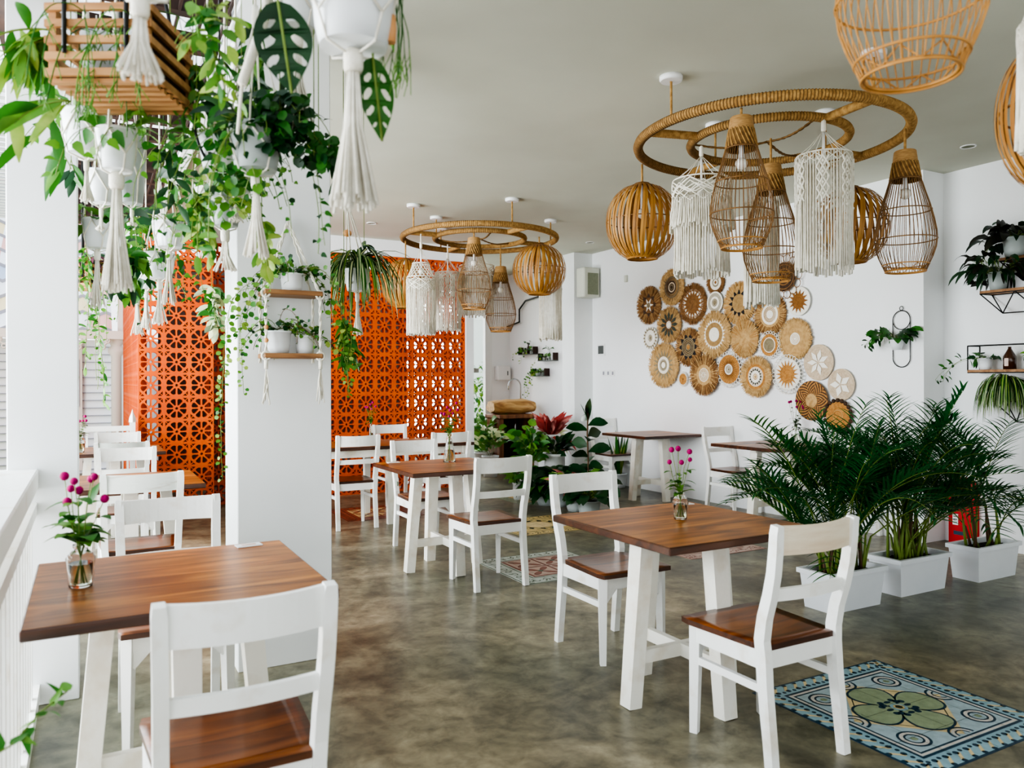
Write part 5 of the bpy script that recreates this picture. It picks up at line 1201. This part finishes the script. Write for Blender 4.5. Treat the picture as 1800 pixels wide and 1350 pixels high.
# leafy sprays at far left edge
def sprig(px,py,d,label,n,L,Wl,mats,dirs,name='hanging_sprig',top=True,prof='lance'):
    p=at(px,py,d); t=thing(name,label,'plant',tuple(p)); ms=MB();ml=MB()
    for i in range(n):
        dd=V(dirs)+rv(.35); pts=vine(ms,MB(),(0,0,0),dd,L*U(.6,1.0),.02,1.0,mats,grav=.28,wig=.15,th=.002)
        for k,q in enumerate(pts[1:]):
            if k%(3 if LEAFL and LEAFL[0]>.1 else 1)==0: a=rv(1)+(V(dirs)*.8 if LEAFL else V()); ml.leaf(q,(a+V((0,0,-.5))).normalized(),(LEAFL[0] if LEAFL else Wl*3.0)*U(.75,1.15),(LEAFL[1] if LEAFL else Wl)*U(.8,1.1),random.choice(mats),bend=.9,prof=prof,seg=5,up=V((S_,C_,.3))+rv(.7))
    if top: ms.tube([(0,0,0),(.0,0,3.02-p.z if p.x<.58 else CZ-p.z)],.002,'stem_g',4)
    ms.build('stem',t); ml.build('foliage',t)
LEAFL=(.17,.036)
sprig(125,178,2.1,'long pointed light green leaves reaching left from the crate',3,.22,.026,['g_light','g_mid','g_yel'],(-C_,S_,-.05))
sprig(95,250,2.6,'spotted green leaves dangling before the first pillar',2,.14,.030,['g_light','g_mid'],(.3*C_,-.3*S_,-1))
LEAFL=(.085,.032)
sprig(125,280,2.9,'dark leaf cluster at the right edge of the first pillar',2,.10,.028,['g_dark','g_mid'],(.2,0,-1))
LEAFL=None
sprig(300,250,2.5,'hanging pothos leaves behind the slatted crate',2,.24,.026,['g_mid','g_dark'],(.1,.1,-1))
sprig(250,440,3.7,'broad dark leaves between the hanging white pots',4,.26,.04,['g_mid','g_dark','g_light'],(-.4,0,-.6),prof='lance')
sprig(372,500,5.2,'pale blue-green leaf cluster hanging before the dark end of the orange screen',5,.34,.04,['t_sage','g_mid','cream_leaf'],(.2,0,-1),prof='obl')
sprig(150,430,3.9,'string vines with round leaves beside the first pillar',3,.95,.016,['g_light','g_mid'],(.1,.3,-1),prof='round')
sprig(370,60,2.0,'yellow-green leaves filling the top beside the hoop hanger',3,.24,.022,['g_light','g_yel','g_mid'],(.2,0,-.8),prof='obl')
sprig(445,40,2.4,'green climbing leaves above the dark ivy pot',4,.22,.024,['g_mid','g_light','g_dark'],(0,0,-1),prof='heart')
sprig(345,110,2.3,'mixed green leaves between the crate and the hoop',4,.22,.024,['g_mid','g_light','g_dark'],(0,0,-1),prof='heart')
sprig(450,120,2.5,'green leaves hanging over the dark ivy pot',3,.22,.022,['g_mid','g_light'],(.2,0,-1),prof='heart')
sprig(560,245,2.6,'dark ivy tuft at the right of the pale grey pot',5,.16,.03,['g_dark','g_dark'],(.7,-.3,-.5),prof='heart')
sprig(340,330,2.6,'bright round leaf strands below the hoop hanger',6,.28,.022,['g_light','g_mid','g_yel'],(.2,-.1,-1),prof='round')
sprig(460,380,2.7,'pale green strand with small leaves over the second pillar',3,.22,.022,['g_light','g_yel'],(0,0,-1),prof='round')
cloud('dense dark round-leaved ivy clump in front of the second pillar',492,205,2.25,60,60,135,.038,.036,['g_dark','g_mid','g_dark','g_deep'])
cloud('fresh light green ivy clump left of the dark one',425,255,2.3,58,85,120,.036,.032,['g_mid','g_light','g_mid'])
cloud('drooping dark ivy tuft at the right edge of the second pillar',552,262,2.3,40,30,46,.04,.036,['g_dark','g_mid'])
cloud('pale round-leaved ivy trailing over the grey net pot',400,330,2.5,45,60,60,.036,.032,['g_light','g_yel','g_mid'])
cloud('green foliage mass at the top behind the wrapped rope handle',370,40,1.9,50,50,26,.06,.03,['g_light','g_yel','g_mid'],'lance')
cloud('mixed leaves between the hanging pots before the orange screen',245,440,4.0,40,80,70,.07,.045,['g_dark','g_mid','g_light'],'heart')
# near bottom-left sprig through the railing
p=at(20,1310,1.55); t=thing('vine_sprig','green vine sprig poking through the railing at the bottom left','plant',tuple(p)); ms=MB();ml=MB()
q=at(118,1215,1.75)-p; 
pts=[V((-.22,0,-.10)),V((0,0,0)),q*.5+V((0,0,.01)),q]; ms.tube(pts,.002,'stem_g',5)
for i in range(16):
    f=i/15; c=(V((-.1,0,-.04)).lerp(V((0,0,0)),min(1,f*3)) if f<.33 else q*((f-.33)/.67)); ml.leaf(c,rv(1)+V((0,0,.2)),U(.035,.055),U(.02,.03),'g_mid' if i%3 else 'g_light',bend=.5,prof='heart',seg=4)
ms.build('stem',t); ml.build('foliage',t)
# ---- spider plant at the right edge of the second pillar
p=at(592,470,4.3); v=at(628,480,4.3)
t=thing('hanging_planter','striped spider plant in a macrame hanger beside the second pillar','hanging planter',tuple(v)); ms=MB(); ml=MB(); spider(ms,ml,V((0,0,.02)),110,.46,.022,.5,2.6,4.6)
for i in range(2): ml.leaf((0,0,.02),cr+V((0,0,1.2)),.62,.018,'g_mid',bend=3.2,prof='blade',seg=10,m2='cream_leaf')
ml.build('foliage',t); potmesh(.07,.12).build('pot',t,(0,0,-.10)); m=MB(); 
for k in range(4): a=PI/4+k*PI/2; m.tube([(0,0,-.12),(.075*math.cos(a),.075*math.sin(a),-.05),(.07*math.cos(a),.07*math.sin(a),.03),(-.05,.02,.4),(-.05,.02,CZ-v.z)],.004,'macrame',5)
m.build('rope',t); m=MB(); tassel(m,0.0,0,-.11,.24,.02,n=24,flare=1.6); m.build('tassel',t)
m=MB(); m.sphere((-.05,.02,.22),.025,'bead',10,sz=.8); m.build('bead',t)
sprig(605,560,4.2,'bright ivy clump hanging below the spider plant',6,.30,.030,['g_mid','g_light','g_yel'],(.1,0,-1),prof='heart')
p=at(640,430,4.4); sprig(640,430,4.4,'dark drooping leaves above the spider plant',2,.12,.04,['g_deep','g_dark'],(.3,0,-.2),prof='obl')
# ================================================================= LIGHT, WORLD, CAMERA
w=bpy.data.worlds.new('World'); scene.world=w; w.use_nodes=True; nt=w.node_tree; bg=nt.nodes['Background']
tc=nt.nodes.new('ShaderNodeTexCoord'); sx=nt.nodes.new('ShaderNodeSeparateXYZ'); cr_=nt.nodes.new('ShaderNodeValToRGB')
nt.links.new(tc.outputs['Generated'],sx.inputs[0]); mr=nt.nodes.new('ShaderNodeMapRange'); mr.inputs['From Min'].default_value=-.3; mr.inputs['From Max'].default_value=.8
nt.links.new(sx.outputs['Z'],mr.inputs[0]); nt.links.new(mr.outputs[0],cr_.inputs[0]); e=cr_.color_ramp.elements; e[0].position=.2; e[0].color=(.42,.46,.40,1); e[1].position=.9; e[1].color=(.80,.90,1.0,1); x=e.new(.30); x.color=(.95,.97,1,1); e[0].color=(.85,.86,.82,1)
nt.links.new(cr_.outputs[0],bg.inputs['Color']); bg.inputs['Strength'].default_value=WORLD
def area(name,loc,rot,size,power,color=(1,1,1)):
    l=bpy.data.lights.new(name,'AREA'); l.shape='RECTANGLE'; l.size,l.size_y=size; l.energy=power; l.color=color; o=bpy.data.objects.new(name,l); COL.objects.link(o); o.location=loc; o.rotation_euler=rot; o.visible_camera=True; return o
# unseen fill lamp added behind the camera; area lamps for daylight at the openings
area('fill_front',(2.6,-3.6,1.3),(rad(112),0,0),(7.5,2.8),FRONT,(.90,.96,1))
area('daylight_left',(-2.6,5.6,1.7),(rad(100),0,rad(-90)),(7.0,2.6),LEFT,(.90,.96,1))
area('daylight_back',(5.0,12.6,1.7),(rad(90),0,rad(180)),(1.6,2.8),BACK,(.97,1,.98))
cam=bpy.data.cameras.new('Camera'); co=bpy.data.objects.new('Camera',cam); COL.objects.link(co); scene.camera=co
cam.sensor_width=36; cam.lens=36*F/1800; cam.clip_start=.05; cam.clip_end=200
co.location=CAM
fwd=V((S_,C_,0)); rgt=V((C_,-S_,0)); up=V((0,0,1))
cam.shift_y=-(675-YH)/1800
r2=rgt*math.cos(ROLL)+up*math.sin(-ROLL)*-1; 
# image content rotated by ROLL: camera basis rolls the other way
a=ROLL; cr2=rgt*math.cos(a)+up*math.sin(a)*1.0; cu2=-rgt*math.sin(a)+up*math.cos(a)
M=Matrix((cr2,cu2,-fwd)).transposed().to_4x4(); M.translation=CAM; co.matrix_world=M
cam.dof.use_dof=True; cam.dof.focus_distance=5.2; cam.dof.aperture_fstop=3.2
scene.view_settings.view_transform=VT; scene.view_settings.look=LK; scene.view_settings.exposure=EXPO; scene.view_settings.gamma=1.0
scene.cycles.max_bounces=10; scene.cycles.diffuse_bounces=6; scene.cycles.transparent_max_bounces=12
